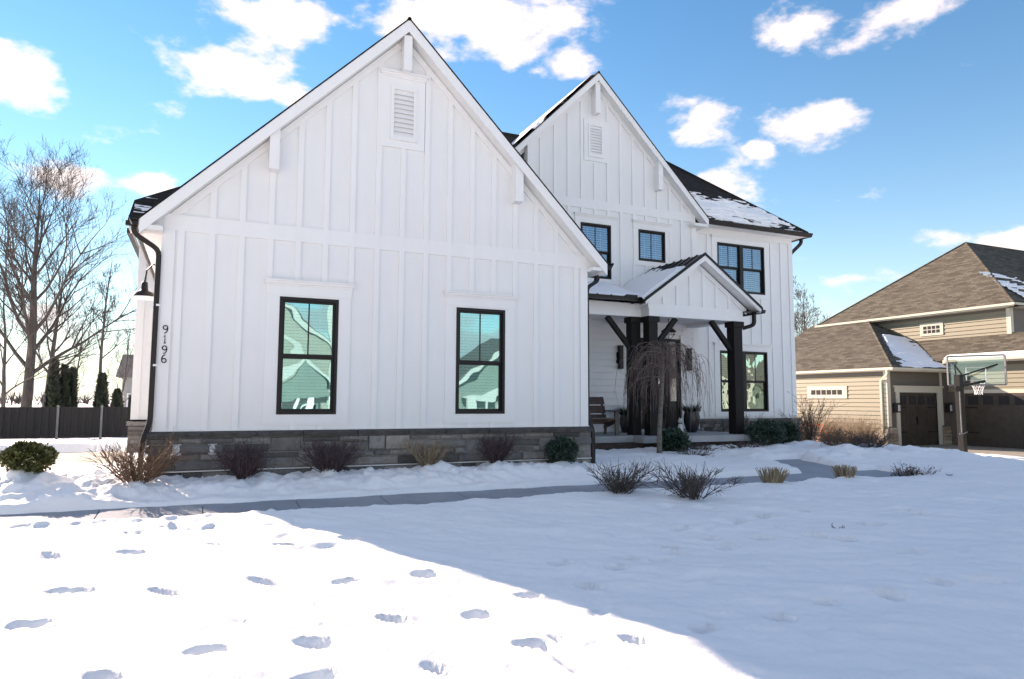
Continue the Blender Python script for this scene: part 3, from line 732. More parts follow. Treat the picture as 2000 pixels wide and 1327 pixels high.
# right part
UR = (13.742, 15.555, 3.688, 5.162); LR = (13.762, 15.57, .154, 1.94)
XRR = 16.69
rw = wallgrid((12.736, XRR), (-.7, 5.62), YR, [UR, LR])
rw.poly([(XRR, YR, -.9), (XRR, 10.6, -.9), (XRR, 10.6, 5.62), (XRR, YR, 5.62)]); rw.poly([(XRR, 10.6, -.9), (-1.4, 10.6, -.9), (-1.4, 10.6, 5.62), (XRR, 10.6, 5.62)])
rwall = rw.build('right_wall', M_PANEL, house)
box('corner_board', (XRR-.14, XRR+.02, YR-.024, YR, 0.0, 5.36), M_TRIM, house); box('eave_frieze', (12.76, XRR, YR-.028, YR, 5.36, 5.60), M_TRIMH, house)
box('corner_board', (12.765, 12.90, YR-.024, YR, 0, 5.36), M_TRIM, house)
tu = window_trim(*UR, YR, house, side=.195, bot=.14, head=.02, crown=.185); tl = window_trim(*LR, YR, house, side=.195, bot=.15, head=.02, crown=.205)
window(*UR, YR, house, rail=4.43, lights=2, pane=M_PANE_UP, slat=.062, open_=.9, label='double black upstairs window beside the porch gable')
window(*LR, YR, house, rail=1.04, lights=2, pane=M_PANE_LOW, slat=.062, open_=.9, blind_z=1.2, label='double black ground-floor window behind the right porch post')
for k in range(-1, 9):
    x = 13.355+k*.406+BW
    if x > XRR-.15: continue
    if UR[0]-.20 < x < UR[1]+.20:
        batten(x, tl, UR[2]-.14, YR, rwall)
        if tu < 5.34: batten(x, tu, 5.36, YR, rwall)
        if not LR[0]-.2 < x < LR[1]+.2: batten(x, 0, tl, YR, rwall)
        elif LR[2]-.15 > .01: batten(x, -.05, LR[2]-.15, YR, rwall)
    elif LR[0]-.21 < x < LR[1]+.21: batten(x, tl, 5.36, YR, rwall)
    else: batten(x, 0, 5.36, YR, rwall)
box('panel_seam', (12.91, XRR-.145, YR-.006, YR, 2.945, 2.957), M_TRIMH, house)
sr = box('stone_skirt', (12.55, XRR+.05, YR-.085, YR, -.95, -.06), M_MORTAR, house)
ashlar(12.56, XRR+.06, -.66, -.125, YR-.02, sr, 21)
x = 12.55
while x < XRR+.05:
    w = min(random.uniform(.55, .75), XRR+.08-x); box('ledge_stone', (x+.004, x+w-.004, YR-.14, YR-.02, -.12, -.045), M_STONE, sr); x += w
# left part behind the garage wing
YL, XLL = 6.05, -1.40
lw = MB(); lw.poly([(XLL, YL, 0), (3, YL, 0), (3, YL, 4.3), (XLL, YL, 4.3)]); lw.poly([(XLL, YL, -.9), (XLL, YL, 4.2), (XLL, 10.6, 4.2), (XLL, 10.6, -.9)])
lwall = lw.build('left_wall', M_PANEL, house)
for x in (-1.01, -.6): batten(x, 0, 4.0, YL, lwall)
box('corner_board', (XLL-.02, XLL+.14, YL-.024, YL, 0, 4.2), M_TRIM, house)
sl_ = box('stone_skirt', (XLL-.05, -.5, YL-.085, YL, -.95, -.06), M_MORTAR, house)
ashlar(XLL-.06, -.55, -.80, -.13, YL-.02, sl_, 31)
box('ledge_stone', (XLL-.08, -.72, YL-.14, YL-.02, -.125, -.04), M_STONE, sl_)
# left roof: clipped gable
fz = lambda y: 4.25+.92*(y-5.65)
A_, B_, C_, D_ = (-1.63, 5.60, fz(5.60)), (-1.58, 6.23, fz(6.23)), (.39, 7.75, fz(7.75)), (5.0, 7.75, fz(7.75))
lr = MB(); lr.prism([A_, (5.0, 5.60, fz(5.60)), D_, C_, B_], (0, 0, .06)); mir = lambda p: (p[0], 15.5-p[1], p[2])
lr.prism([mir(B_), mir(C_), mir(D_), (5.0, 9.9, fz(5.6)), mir(A_)], (0, 0, .06)); lr.prism([B_, C_, mir(B_)], (0, 0, .06)); lr.build('left_roof', M_SHINGX, house)
MB().prism([(-1.40, 5.70, 4.2), (-1.40, 6.25, fz(6.2)), (-1.40, 9.25, fz(6.2)), (-1.40, 9.8, 4.2)], (.02, 0, 0)).build('left_gable_wall', M_PANEL, house)
box('eave_fascia', (-1.60, -.60, 5.60, 5.64, 4.04, 4.20), M_TRIM, house); box('eave_soffit', (-1.60, 3, 5.62, 6.05, 4.05, 4.08), M_SOFFIT, house)
box('gutter', (-1.66, 3, 5.50, 5.60, 4.11, 4.21), M_GUTTER, house); box('side_gutter', (-1.72, -1.62, 6.5, 10.0, 4.15, 4.26), M_GUTTER, house)
# main hip roof
mz = lambda y: 5.62+.92*(y-4.70)
e0, e1, e2, e3 = (2.0, 4.70, 5.62), (16.95, 4.70, 5.62), (16.95, 10.8, 5.62), (2.0, 10.8, 5.62)
ra, rbb = (5.05, 7.75, mz(7.75)), (13.9, 7.75, mz(7.75))
for nm, q, m_ in (('front', [(12.95, 4.70, 5.62), e1, rbb, (9.5, 7.75, mz(7.75)), (9.5, 4.70+.0, 5.62)], M_SHINGX), ('frontl', [e0, (9.5, 4.70, 5.62), (9.5, 7.75, mz(7.75)), ra], M_SHINGX), ('right', [e1, e2, rbb], M_SHINGY), ('back', [e2, e3, ra, rbb], M_SHINGX), ('left', [e3, e0, ra], M_SHINGY)):
    if nm == 'front': q = [(12.98, 4.70, 5.62), e1, rbb, (9.8, 7.75, mz(7.75))]
    if nm == 'frontl': q = [(2.0, 5.3, mz(5.3)), (9.5, 5.3, mz(5.3)), (9.5, 7.75, mz(7.75)), ra]
    MB().prism(q, (0, 0, .05)).build('main_roof', m_, house)
MB().tube([(16.97, 4.68, 5.66), (13.9, 7.75, mz(7.75)+.05)], .055, 6).build('ridge_cap', M_SHINGX, house)
MB().tube([(5.05, 7.75, mz(7.75)+.05), (13.9, 7.75, mz(7.75)+.05)], .055, 6).build('ridge_cap', M_SHINGX, house)
box('eave_soffit', (13.0, 16.93, 4.72, YR, 5.555, 5.58), M_SOFFIT, house); box('eave_soffit', (XRR, 16.93, YR, 10.6, 5.555, 5.58), M_SOFFIT, house)
box('eave_fascia', (13.03, 16.95, 4.70, 4.722, 5.54, 5.64), M_TRIM, house)
gp = [(4.70, 5.655), (4.70, 5.54), (4.635, 5.54), (4.58, 5.62), (4.58, 5.655), (4.59, 5.655), (4.59, 5.625), (4.64, 5.55), (4.69, 5.55), (4.69, 5.655)]
MB().prism([(13.06, a, b) for a, b in gp], (4.02, 0, 0)).build('gutter', M_GUTTER, house)
box('gutter', (16.96, 17.08, 4.64, 10.8, 5.545, 5.65), M_GUTTER, house)
downspout([(17.02, 5.0, 5.56), (17.02, 5.0, 5.42), (XRR+.05, 5.25, 5.05), (XRR+.05, 5.25, -.8)])

# ---- porch
XP, YP = 11.215, 2.85
pz = .70                                        # pitch
for nm, (a, b, c, d, e, f) in (('porch_beam', (9.715, 12.62, YP, YP+.28, 2.495, 2.655)), ('porch_beam', (9.715, 12.62, YP+.006, YP+.274, 2.655, 2.795)),
                               ('porch_beam', (XR, 9.71, 3.15, 3.42, 2.495, 2.655)), ('porch_beam', (XR, 9.71, 3.156, 3.41, 2.655, 2.82)),
                               ('porch_beam', (9.715, 9.98, YP+.282, YB, 2.50, 2.79)), ('porch_beam', (12.35, 12.615, YP+.282, YB, 2.50, 2.79))):
    box(nm, (a, b, c, d, e, f), M_TRIMH, house)
box('porch_ceiling', (XR, 12.6, 3.16, YB, 2.60, 2.63), M_SOFFIT, house)
xe = 9.44; top = lambda x: 2.815+pz*((x if x < XP else 2*XP-x)-xe)
pg = MB().poly([(9.715, YP+.03, 2.79), (12.715, YP+.03, 2.79), (XP, YP+.03, top(XP)-.15)]).build('porch_gable_wall', M_PANEL, house)
for k in range(7):
    x = 10.118+BW+(k-1)*.4055
    a, b = [top(q)-.30 for q in (x-BW, x+BW)]
    if min(a, b) > 2.85: batten(x, 2.795, 0, YP+.03, pg, (a, b))
for fl in (False, True):
    g = lambda p: fold(p, XP) if fl else p
    MB().prism(g([(xe+.25, YP+.0, top(xe)-.30+pz*.25), (XP, YP+.0, top(XP)-.30), (XP, YP+.0, top(XP)-.16), (xe+.25, YP+.0, top(xe)-.16+pz*.25)]), (0, .028, 0)).build('rake_frieze', M_TRIMH, house)
    MB().prism(g([(xe, 2.58, top(xe)-.075), (XP, 2.58, top(XP)-.14), (XP, 2.58, top(XP)), (xe, 2.58, top(xe))]), (0, .025, 0)).build('rake_fascia', M_TRIMH, house)
    MB().prism(g([(xe, 2.605, top(xe)-.10), (XP, 2.605, top(XP)-.13), (XP, YP+.03, top(XP)-.13), (xe, YP+.03, top(xe)-.10)]), (0, 0, .02)).build('rake_soffit', M_SOFFIT, house)
    MB().prism(g([(xe-.03, 2.55, top(xe)-.02), (XP, 2.55, top(XP)), (XP, YB+.2, top(XP)), (xe-.03, YB+.2, top(xe)-.02)]), (0, 0, .045)).build('porch_roof', M_ROOFMETAL, house)
    for k in range(8):                          # standing seams
        y_ = 2.57+k*.31
        MB().prism(g([(xe-.03, y_, top(xe)+.02), (XP, y_, top(XP)+.042), (XP, y_, top(XP)+.075), (xe-.03, y_, top(xe)+.055)]), (0, .02, 0)).build('roof_seam', M_ROOFMETAL, house)
MB().prism(fold([(xe-.13, 2.56, top(xe)-.02), (xe-.10, 2.56, top(xe)-.11), (xe, 2.56, top(xe)-.11), (xe, 2.56, top(xe)-.02)], XP), (0, 2.2, 0)).build('gutter', M_GUTTER, house)
box('eave_soffit', (12.63, 12.96, 2.61, YR, 2.735, 2.76), M_GUTTER, house)
downspout([(12.92, 2.78, 2.74), (12.92, 2.78, 2.42), (12.66, 2.92, 2.33)])
# shed roof between the wing and the porch gable
MB().prism([(XR, 2.86, 2.86), (9.9, 2.86, 2.86), (9.9, YB, 3.50), (XR, YB, 3.50)], (0, 0, .045)).build('porch_shed_roof', M_ROOFMETAL, house)
box('gutter', (XR+.02, 9.50, 2.76, 2.87, 2.825, 2.905), M_GUTTER, house); box('gutter_guard', (9.02, 9.32, 2.74, 2.80, 2.90, 2.955), M_GUTTER, house)
for k in range(9): box('seam_clip', (6.75+k*.38, 6.775+k*.38, 2.84, 2.95, 2.90, 2.945), M_ROOFMETAL, house)
# posts with capitals, plinths and knee braces
def post(x0, y0, w, zb, zt, brace):
    o = box('porch_post', (x0, x0+w, y0, y0+w, zb, zt), M_POST, house)
    box('post_cap', (x0-.035, x0+w+.035, y0-.035, y0+w+.035, zt-.14, zt-.002), M_POST, o)
    for sx in brace:
        xa = x0+w if sx > 0 else x0; L = .62
        MB().tube([(xa-sx*.02, y0+w/2, zt-.75), (xa+sx*L, y0+w/2, zt-.02)], .06, 4, True, (.055, .055)).build('knee_brace', M_POST, o)
post(9.725, 2.87, .25, -.37, 2.495, (1,)); post(9.43, 3.17, .25, -.37, 2.495, (-1,)); post(12.33, 2.87, .27, -.39, 2.495, (-1,))
# slab and step
box('porch_slab', (XR+.01, 12.95, 2.95, YB, -.52, -.372), M_SLAB, house)
box('porch_slab', (9.30, 12.95, 2.52, 2.949, -.522, -.374), M_SLAB, house)
box('porch_step', (10.2, 12.2, YB-.42, YB, -.371, -.30), M_SLAB, house)
box('porch_gap_fill', (XR+.1, 12.85, 2.70, YB, -1.0, -.53), M_GAPDARK, house)  # dark-coloured block stands in for the shaded gap below the slab
# lap siding boards on the porch wall
def lap(x0, x1, z0, z1, y, parent, ex=.173, mat=M_LAP, name='siding_board', along='x', sgn=-1):
    z = z0
    while z < z1-.02:
        h = min(ex, z1-z); P = (lambda a, dy, c: (a, y+sgn*dy, c)) if along == 'x' else (lambda a, dy, c: (y+sgn*dy, a, c))
        MB().prism([P(x0, .038, z), P(x0, .004, z+h+.01), P(x0, 0, z+h+.01), P(x0, 0, z)], (x1-x0, 0, 0) if along == 'x' else (0, x1-x0, 0)).build(name, mat, parent); z += h
lap(XR, 10.30, -.36, 2.6, YB-.002, bay); lap(12.23, 12.583, -.36, 2.6, YB-.002, bay); lap(10.30, 12.23, 2.28, 2.6, YB-.002, bay)
for b in ((10.30, 10.43, -.36, 2.28), (12.14, 12.23, -.36, 2.28)): box('door_casing', (b[0], b[1], YB-.04, YB-.003, b[2], b[3]), M_TRIM, house)
# entry door: black leaf, sidelights
dz0, dz1 = -.29, 2.17
df = MB()
for a, b in ((10.43, 10.49), (10.80, 10.86), (11.71, 11.77), (12.08, 12.14)): df.box(a, b, YB-.03, YB+.12, dz0, dz1-.07)
df.box(10.43, 12.14, YB-.03, YB+.12, dz1-.07, dz1); door = df.build('entry_door', M_BLACK, house)
lf = MB()
for b in ((10.86, 11.71, dz0, dz0+.22), (10.86, 11.71, dz1-.22, dz1-.07), (10.86, 11.0, dz0+.22, dz1-.22), (11.57, 11.71, dz0+.22, dz1-.22), (11.0, 11.57, .75, .87)): lf.box(b[0], b[1], YB+.02, YB+.07, b[2], b[3])
lf.box(11.0, 11.57, YB+.035, YB+.06, dz0+.22, .75); lf.build('door_leaf', M_BLACK, door)
MB().box(11.0, 11.57, YB+.04, YB+.046, .87, dz1-.22).build('door_glass', M_PANE_UP, door)
for a, b in ((10.49, 10.80), (11.77, 12.08)):
    MB().box(a, b, YB+.03, YB+.06, dz0, .45).build('sidelight_panel', M_BLACK, door); MB().box(a, b, YB+.04, YB+.046, .45, dz1-.07).build('sidelight_glass', M_PANE_UP, door)
MB().tube([(11.64, YB-.03, .62), (11.64, YB-.05, .75), (11.64, YB-.05, 1.0), (11.64, YB-.03, 1.1)], .012, 6).build('door_pull', M_STEEL, door)
MB().poly([(10.4, YB+.6, -.5), (12.2, YB+.6, -.5), (12.2, YB+.6, 2.3), (10.4, YB+.6, 2.3)]).build('hall_shade', M_DARK, door)  # dark-coloured sheet in place of the unlit hall behind the door
# wall lanterns
for xl_ in (10.12, 12.38):
    o = MB().box(xl_-.055, xl_+.055, YB-.15, YB-.04, 1.30, 1.90).build('wall_lantern', M_BLACK, house)
    box('lantern_plate', (xl_-.09, xl_+.02, YB-.045, YB-.024, 1.45, 1.75), M_BLACK, o); box('lantern_cap', (xl_-.065, xl_+.065, YB-.16, YB-.035, 1.90, 1.925), M_BLACK, o)
# pendant under the porch gable
pend = MB().tube([(10.95, 3.75, 2.6), (10.95, 3.75, 2.42)], .008, 5).build('porch_pendant', M_BLACK, house)
MB().lathe([(.012, 2.44), (.05, 2.42), (.06, 2.36), (.17, 2.28), (.20, 2.24), (.19, 2.235)], 10.95, 3.75, 20).build('lamp_shade', M_BLACK, pend, smooth=True)
cg = MB()
for k in range(6):
    a = k*math.pi/3; cg.tube([(10.95+.17*math.cos(a), 3.75+.17*math.sin(a), 2.24), (10.95+.16*math.cos(a), 3.75+.16*math.sin(a), 2.16), (10.95+.06*math.cos(a), 3.75+.06*math.sin(a), 2.06), (10.95, 3.75, 2.05)], .006, 4)
cg.tube([(10.95+.165*math.cos(k*math.pi/8), 3.75+.165*math.sin(k*math.pi/8), 2.17) for k in range(17)], .006, 4); cg.build('wire_cage', M_BLACK, pend)
MB().lathe([(.001, 2.10), (.045, 2.13), (.05, 2.18), (.03, 2.25)], 10.95, 3.75, 12).build('bulb', M_LAMPWHITE, pend, smooth=True)

# ------------------------------------------------------------------ snow lying on roofs
def roof_snow(name, label, O, U, V, lu, lv, nu, nv, fn, seed):
    O, U, V = Vector(O), Vector(U).normalized(), Vector(V).normalized(); N = U.cross(V)
    if N.z < 0: N = -N
    u = np.linspace(0, lu, nu); v = np.linspace(0, lv, nv); UU, VV = np.meshgrid(u, v)
    T = fn(UU, VV); T = np.where(T > 0, T, -.04)
    pts = np.array(O)[None, None]+UU[..., None]*np.array(U)+VV[..., None]*np.array(V)+T[..., None]*np.array(N)
    ii = np.arange(nu*nv).reshape(nv, nu); q = np.stack([ii[:-1, :-1], ii[:-1, 1:], ii[1:, 1:], ii[1:, :-1]], -1).reshape(-1, 4)
    q = q[(T.reshape(-1)[q] > 0).any(1)]; o = npmesh(name, pts.reshape(-1, 3), q, M_ROOFSNOW); o['label'] = label; o['category'] = 'snow'; return o
def streaks(u, v, s): return .5*fbm(u*1.6, v*7, 3, s)+.5*fbm(u*3.5, v*24, 2, s+9)
sl92 = math.hypot(1, .92)
def f_main(u, v):
    lim = np.minimum(1.0, (4.0-u)/2.6*1.0)         # the hip cuts the slope
    m = .75-np.abs(v-.86)*1.05-.16*np.maximum(0, u-2.2)
    t = m+1.5*streaks(u, v, 5); t = np.where(v > (3.95-u)*1.36-.06, -1, t)
    return np.clip(t*.09, -1, .05)
roof_snow('roof_snow', 'melting snow patch on the dark shingles right of the second gable', (13.02, 4.70, 5.675), (1, 0, 0), (0, 1, .92), 3.9, 3.4, 300, 300, f_main, 1)
def f_bayl(u, v): return np.clip(.3+.9*fbm(u*1.5, v*1.5, 3, 14), -1, .07)*sst(0, .05, v)*sst(5.0, 4.9, v)
roof_snow('roof_snow', 'thin snow along the left slope of the second gable', (XB-EB-.02, YB-.275, XB-EB+offB+.238-.02), (0, 1, 0), (1, 0, 1), 5.5, 5.02, 60, 60, f_bayl, 2)
nv_ = math.hypot(1, pz)
def f_porch(u, v):
    t = .9-1.0*np.maximum(0, v-1.02-.35*u)+.5*streaks(u*1.5, v, 27); t = np.where(v > 1.55+.0*u, t-.6, t); t = t-1.2*sst(.12, 0, u)
    return np.clip(t*.12, -1, .085+.012*fbm(u*3, v*3, 2, 3))
roof_snow('roof_snow', 'smooth snow on the left slope of the porch gable', (xe-.02, 2.60, top(xe)+.03), (0, 1, 0), (1, 0, pz), 2.2, 2.12, 120, 120, f_porch, 3)
def f_shed(u, v): return np.clip(.6+.5*fbm(u*1.2, v*1.2, 3, 33), 0, 1)*.07*sst(0, .08, v)*sst(3.55, 3.4, u)+.02
roof_snow('roof_snow', 'snow on the low porch roof beside the garage wing', (XR+.02, 2.88, 2.915), (1, 0, 0), (0, 1, .325), 3.5, 2.04, 80, 50, f_shed, 4)
def f_al(u, v):
    t = -.12+1.3*streaks(u, v, 45)-.5*np.abs(v-.5); return np.clip(t*.06, -1, .03)
roof_snow('roof_snow', 'small streaks of snow on the roof behind the drainpipe', (-1.55, 5.62, fz(5.62)+.065), (1, 0, 0), (0, 1, .92), 1.2, 1.5, 60, 60, f_al, 5)

# ------------------------------------------------------------------ neighbour's house
nb = thing('neighbour_house', 'tan lap-sided house with brown hip roofs and side garage', 'house', (30, 12, -1.5))
X1, YN, X2, X3 = 27.62, 10.37, 31.66, 33.2
GZ = -1.47
def quad(name, pts, mat, parent): return MB().poly(pts).build(name, mat, parent)
# garage bump-out: lit flank facing left, shaded front with a single door
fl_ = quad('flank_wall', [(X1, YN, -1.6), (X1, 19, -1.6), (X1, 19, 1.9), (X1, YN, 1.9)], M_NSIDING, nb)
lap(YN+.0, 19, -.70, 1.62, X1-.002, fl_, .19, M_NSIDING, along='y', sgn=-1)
box('frieze', (X1-.03, X1, YN, 19, 1.62, 1.92), M_NSIDING2, nb)
ns = box('stone_base', (X1-.07, X1-.002, YN, 19, -1.7, -.73), M_MORTAR, nb)
ashlar(YN, 16.5, -1.55, -.73, X1-.02, ns, 41, hs=(.14, .17, .2), along='y', mat=M_NSTONE, wmin=.3, wmax=.7, depth=.07)
DR = (28.32, 30.87, GZ-.05, .88)
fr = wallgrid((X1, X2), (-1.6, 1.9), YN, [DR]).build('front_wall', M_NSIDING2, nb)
box('corner_trim', (X1-.03, X1+.16, YN-.03, YN, -.62, 1.85), M_CREAM, nb); box('corner_trim', (X1-.035, X1-.026, YN-.02, YN+.16, -.62, 1.85), M_CREAM, nb)
box('corner_trim', (31.1, 31.24, YN-.03, YN, -.6, 1.85), M_CREAM, nb)
for b in ((28.12, 28.32, GZ, .90), (30.87, 31.08, GZ, .90), ): box('door_trim', (b[0], b[1], YN-.05, YN, b[2], b[3]), M_CREAM, nb)
box('door_trim', (28.05, 31.15, YN-.06, YN, .90, 1.12), M_CREAM, nb); box('door_trim', (27.98, 31.22, YN-.12, YN, 1.12, 1.19), M_CREAM, nb)
gd = box('garage_door', (28.1, 31.1, YN+.08, YN+.14, GZ-.05, .88), M_NDOOR, nb)
for k in range(4):
    xw = 28.45+k*.62
    box('door_window', (xw+.03, xw+.45, YN+.06, YN+.079, .35, .74), M_DARK, gd)
    MB().box(xw+.225, xw+.25, YN+.05, YN+.0595, .35, .74).build('muntin', M_NDOOR, gd)
for k in range(11): box('door_groove', (28.40+k*.235, 28.412+k*.235, YN+.074, YN+.0795, GZ, .28), M_NDOOR, gd)
for z in (-.9, .2): 
    for a, b in ((28.36, 28.85), (30.33, 30.83)): box('strap_hinge', (a, b, YN+.06, YN+.079, z, z+.05), M_BLACK, gd)
box('door_handle', (29.53, 29.60, YN+.04, YN+.079, -.55, -.20), M_BLACK, gd)
ashlar(X1+.0, 28.1, -1.55, -.66, YN-.02, box('stone_base', (X1, 28.1, YN-.06, YN-.002, -1.6, -.66), M_MORTAR, nb), 42, hs=(.14, .17), mat=M_NSTONE, depth=.07)
ashlar(31.1, X2, -1.55, -.66, YN-.02, box('stone_base', (31.1, X2, YN-.06, YN-.002, -1.6, -.66), M_MORTAR, nb), 43, hs=(.14, .17), mat=M_NSTONE, depth=.07)
for xl_, yl_ in ((27.95, YN), (31.42, YN)):
    o = box('coach_lamp', (xl_-.1, xl_+.1, yl_-.28, yl_-.06, .0, .42), M_BLACK, nb); box('lamp_glass', (xl_-.07, xl_+.07, yl_-.285, yl_-.281, .06, .34), M_PLASTIC, o); box('lamp_arm', (xl_-.02, xl_+.3, yl_-.06, yl_, .35, .40), M_BLACK, o)
# flank window strip
wf = box('strip_window', (X1-.06, X1-.026, 12.45, 14.78, .62, 1.20), M_CREAM, nb)
for k in range(6): box('pane', (X1-.066, X1-.0605, 12.72+k*.31, 12.98+k*.31, .80, 1.03), M_DARK, wf)
# two-car side facing left
wall2 = wallgrid((0, 1), (0, 1), 0, [])
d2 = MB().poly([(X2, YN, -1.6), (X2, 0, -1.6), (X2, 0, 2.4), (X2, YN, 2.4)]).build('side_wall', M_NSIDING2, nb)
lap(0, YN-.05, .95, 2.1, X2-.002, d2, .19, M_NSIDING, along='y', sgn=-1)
box('door_trim', (X2-.06, X2, 4.0, 9.75, .87, 1.03), M_CREAM, nb); box('door_trim', (X2-.05, X2, 9.58, 9.75, GZ, .87), M_CREAM, nb)
g2 = box('garage_door', (X2-.045, X2-.01, 4.2, 9.58, GZ-.04, .87), M_NDOOR, nb)
for k in range(8):
    yw = 9.42-k*.66; box('door_window', (X2-.056, X2-.0455, yw-.44, yw, .36, .74), M_DARK, g2)
for z in (-.9, .2): box('strap_hinge', (X2-.06, X2-.0455, 9.0, 9.55, z, z+.05), M_BLACK, g2)
# lower roofs
EZ = 1.92; xe1, ye1 = X1-.18, YN-.40; p5 = .52
k5 = X3-xe1
apx = (X3, ye1+k5, EZ+p5*k5)
MB().prism([(xe1, ye1, EZ), (xe1, 19.5, EZ), (X3, 19.5, apx[2]), apx], (0, 0, .06)).build('lower_roof', M_NSHINGY, nb)
MB().prism([(xe1, ye1, EZ), apx, (X3+3, ye1+k5, apx[2]), (X3+3, ye1, EZ)], (0, 0, .06)).build('lower_roof', M_NSHINGX, nb)
MB().tube([(xe1, ye1, EZ+.06), (apx[0], apx[1], apx[2]+.06)], .06, 6).build('ridge_cap', M_NSHINGX, nb)
box('eave_fascia', (xe1-.02, xe1, ye1-.02, 19.5, EZ-.10, EZ+.03), M_CREAM, nb); box('eave_fascia', (xe1, X2, ye1-.02, ye1, EZ-.10, EZ+.03), M_CREAM, nb)
box('gutter', (xe1-.12, xe1-.02, ye1-.12, 19.5, EZ-.05, EZ+.05), M_CREAM, nb); box('gutter', (xe1-.02, X2-.3, ye1-.12, ye1-.02, EZ-.05, EZ+.05), M_CREAM, nb)
box('eave_soffit', (xe1, X1, ye1, 19.5, EZ-.10, EZ-.08), M_CREAM, nb); box('eave_soffit', (X1, X2, ye1, YN, EZ-.10, EZ-.08), M_CREAM, nb)
nds = downspout([(xe1-.07, ye1+.2, EZ-.04), (xe1-.07, ye1+.2, EZ-.25), (X1-.09, YN+.25, EZ-.5), (X1-.09, YN+.25, GZ)], parent=nb)
nds.data.materials[0] = M_CREAM
E2Z = 2.37; xe2 = X2-.4
MB().prism([(xe2, YN+4.2, E2Z), (xe2, -.5, E2Z), (X3+.05, -.5, 3.56), (X3+.05, YN+4.2, 3.56)], (0, 0, .05)).build('lower_roof', M_NSHINGY, nb)
box('eave_fascia', (xe2-.02, xe2, -.5, ye1+.3, E2Z-.12, E2Z+.02), M_CREAM, nb); box('gutter', (xe2-.12, xe2-.02, -.5, ye1+.2, E2Z-.07, E2Z+.03), M_CREAM, nb); box('eave_soffit', (xe2, X2, -.5, YN, E2Z-.14, E2Z-.12), M_CREAM, nb)
# upper storey
UE = 4.86
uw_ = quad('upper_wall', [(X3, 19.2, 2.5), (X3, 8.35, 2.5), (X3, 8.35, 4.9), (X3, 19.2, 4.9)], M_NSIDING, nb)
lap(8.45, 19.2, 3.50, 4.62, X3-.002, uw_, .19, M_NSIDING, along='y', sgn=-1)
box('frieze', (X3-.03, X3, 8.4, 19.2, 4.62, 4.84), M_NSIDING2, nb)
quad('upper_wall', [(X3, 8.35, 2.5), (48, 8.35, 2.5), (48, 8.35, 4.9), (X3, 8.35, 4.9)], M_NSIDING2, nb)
box('corner_trim', (X3-.04, X3+.16, 8.31, 8.5, 3.5, 4.84), M_CREAM, nb); box('corner_trim', (X3-.04, X3+.1, 19.0, 19.2, 2.5, 4.84), M_CREAM, nb)
wu = box('strip_window', (X3-.06, X3-.026, 11.45, 12.65, 3.78, 4.42), M_CREAM, nb)
for k in range(4):
    for j in range(2): box('pane', (X3-.066, X3-.0605, 11.62+k*.225, 11.80+k*.225, 3.90+j*.2, 4.06+j*.2), M_DARK, wu)
xu = X3-.4; y0u, y1u = 7.95, 18.75; ym = (y0u+y1u)/2
hu = (y1u-y0u)/2; AZ = UE+hu*.80; xa = xu+hu
MB().prism([(xu, y0u, UE), (xu, y1u, UE), (xa, ym, AZ)][::-1], (0, 0, .06)).build('upper_roof', M_NSHINGY, nb)
MB().prism([(xu, y0u, UE), (xa, ym, AZ), (50, ym, AZ), (50, y0u, UE)][::-1], (0, 0, .06)).build('upper_roof', M_NSHINGX, nb)
MB().prism([(xu, y1u, UE), (xa, ym, AZ), (50, ym, AZ), (50, y1u, UE)], (0, 0, .06)).build('upper_roof', M_NSHINGX, nb)
for a, b in (((xu, y0u, UE+.05), (xa, ym, AZ+.06)), ((xu, y1u, UE+.05), (xa, ym, AZ+.06)), ((xa, ym, AZ+.06), (50, ym, AZ+.06))): MB().tube([a, b], .06, 6).build('ridge_cap', M_NSHINGX, nb)
box('eave_fascia', (xu-.02, xu, y0u-.02, y1u, UE-.12, UE+.03), M_CREAM, nb); box('gutter', (xu-.12, xu-.02, y0u-.1, y1u+.1, UE-.06, UE+.04), M_CREAM, nb); box('eave_soffit', (xu, X3, y0u, y1u, UE-.12, UE-.10), M_CREAM, nb)
box('gutter', (xu-.02, 50, y0u-.12, y0u-.02, UE-.06, UE+.04), M_CREAM, nb); box('eave_soffit', (xu, 50, y0u, 8.35, UE-.12, UE-.10), M_CREAM, nb)
MB().prism([(40, 4, 6.5), (47, 4, 6.5), (47, 9, 9.2), (40, 9, 9.2)], (0, 0, .06)).build('upper_roof', M_NSHINGX, nb)
def f_nb(u, v):
    k = v*p5/math.hypot(1, p5)
    t = .8-.75*np.abs(u-3.0-v*.28)/1.7+.9*streaks(u*.8, v*.6, 61); t = np.where(u < v*.887+.5, -1, t); t = t-1.5*sst(3.9, 4.4, v)
    return np.clip(t*.10, -1, .07)
roof_snow('roof_snow', 'wedge of snow on the shaded slope above the single garage door', (xe1, ye1, EZ+.06), (1, 0, 0), (0, 1, p5), 6.2, 5.2, 150, 120, f_nb, 6)
def f_nb2(u, v): return np.clip(.5+.9*streaks(u*.5, v*.5, 71), -1, 1)*.09*sst(.5, .3, v)*sst(0, .05, v)
roof_snow('roof_snow', 'line of snow along the eave above the wide garage door', (xe2-.02, -.4, E2Z+.05), (0, 1, 0), (X3+.05-xe2, 0, 1.19), 10.6, .8, 120, 20, f_nb2, 7)
def f_nb3(u, v): return np.clip(.25+1.2*streaks(u*.4, v*.4, 81)-.12*v, -1, 1)*.09
roof_snow('roof_snow', 'snow strip on the upper eave of the tan house', (xu+1.4, y0u-.05, UE+.06), (1, 0, 0), (0, 1, .8), 6, 3, 80, 50, f_nb3, 8)

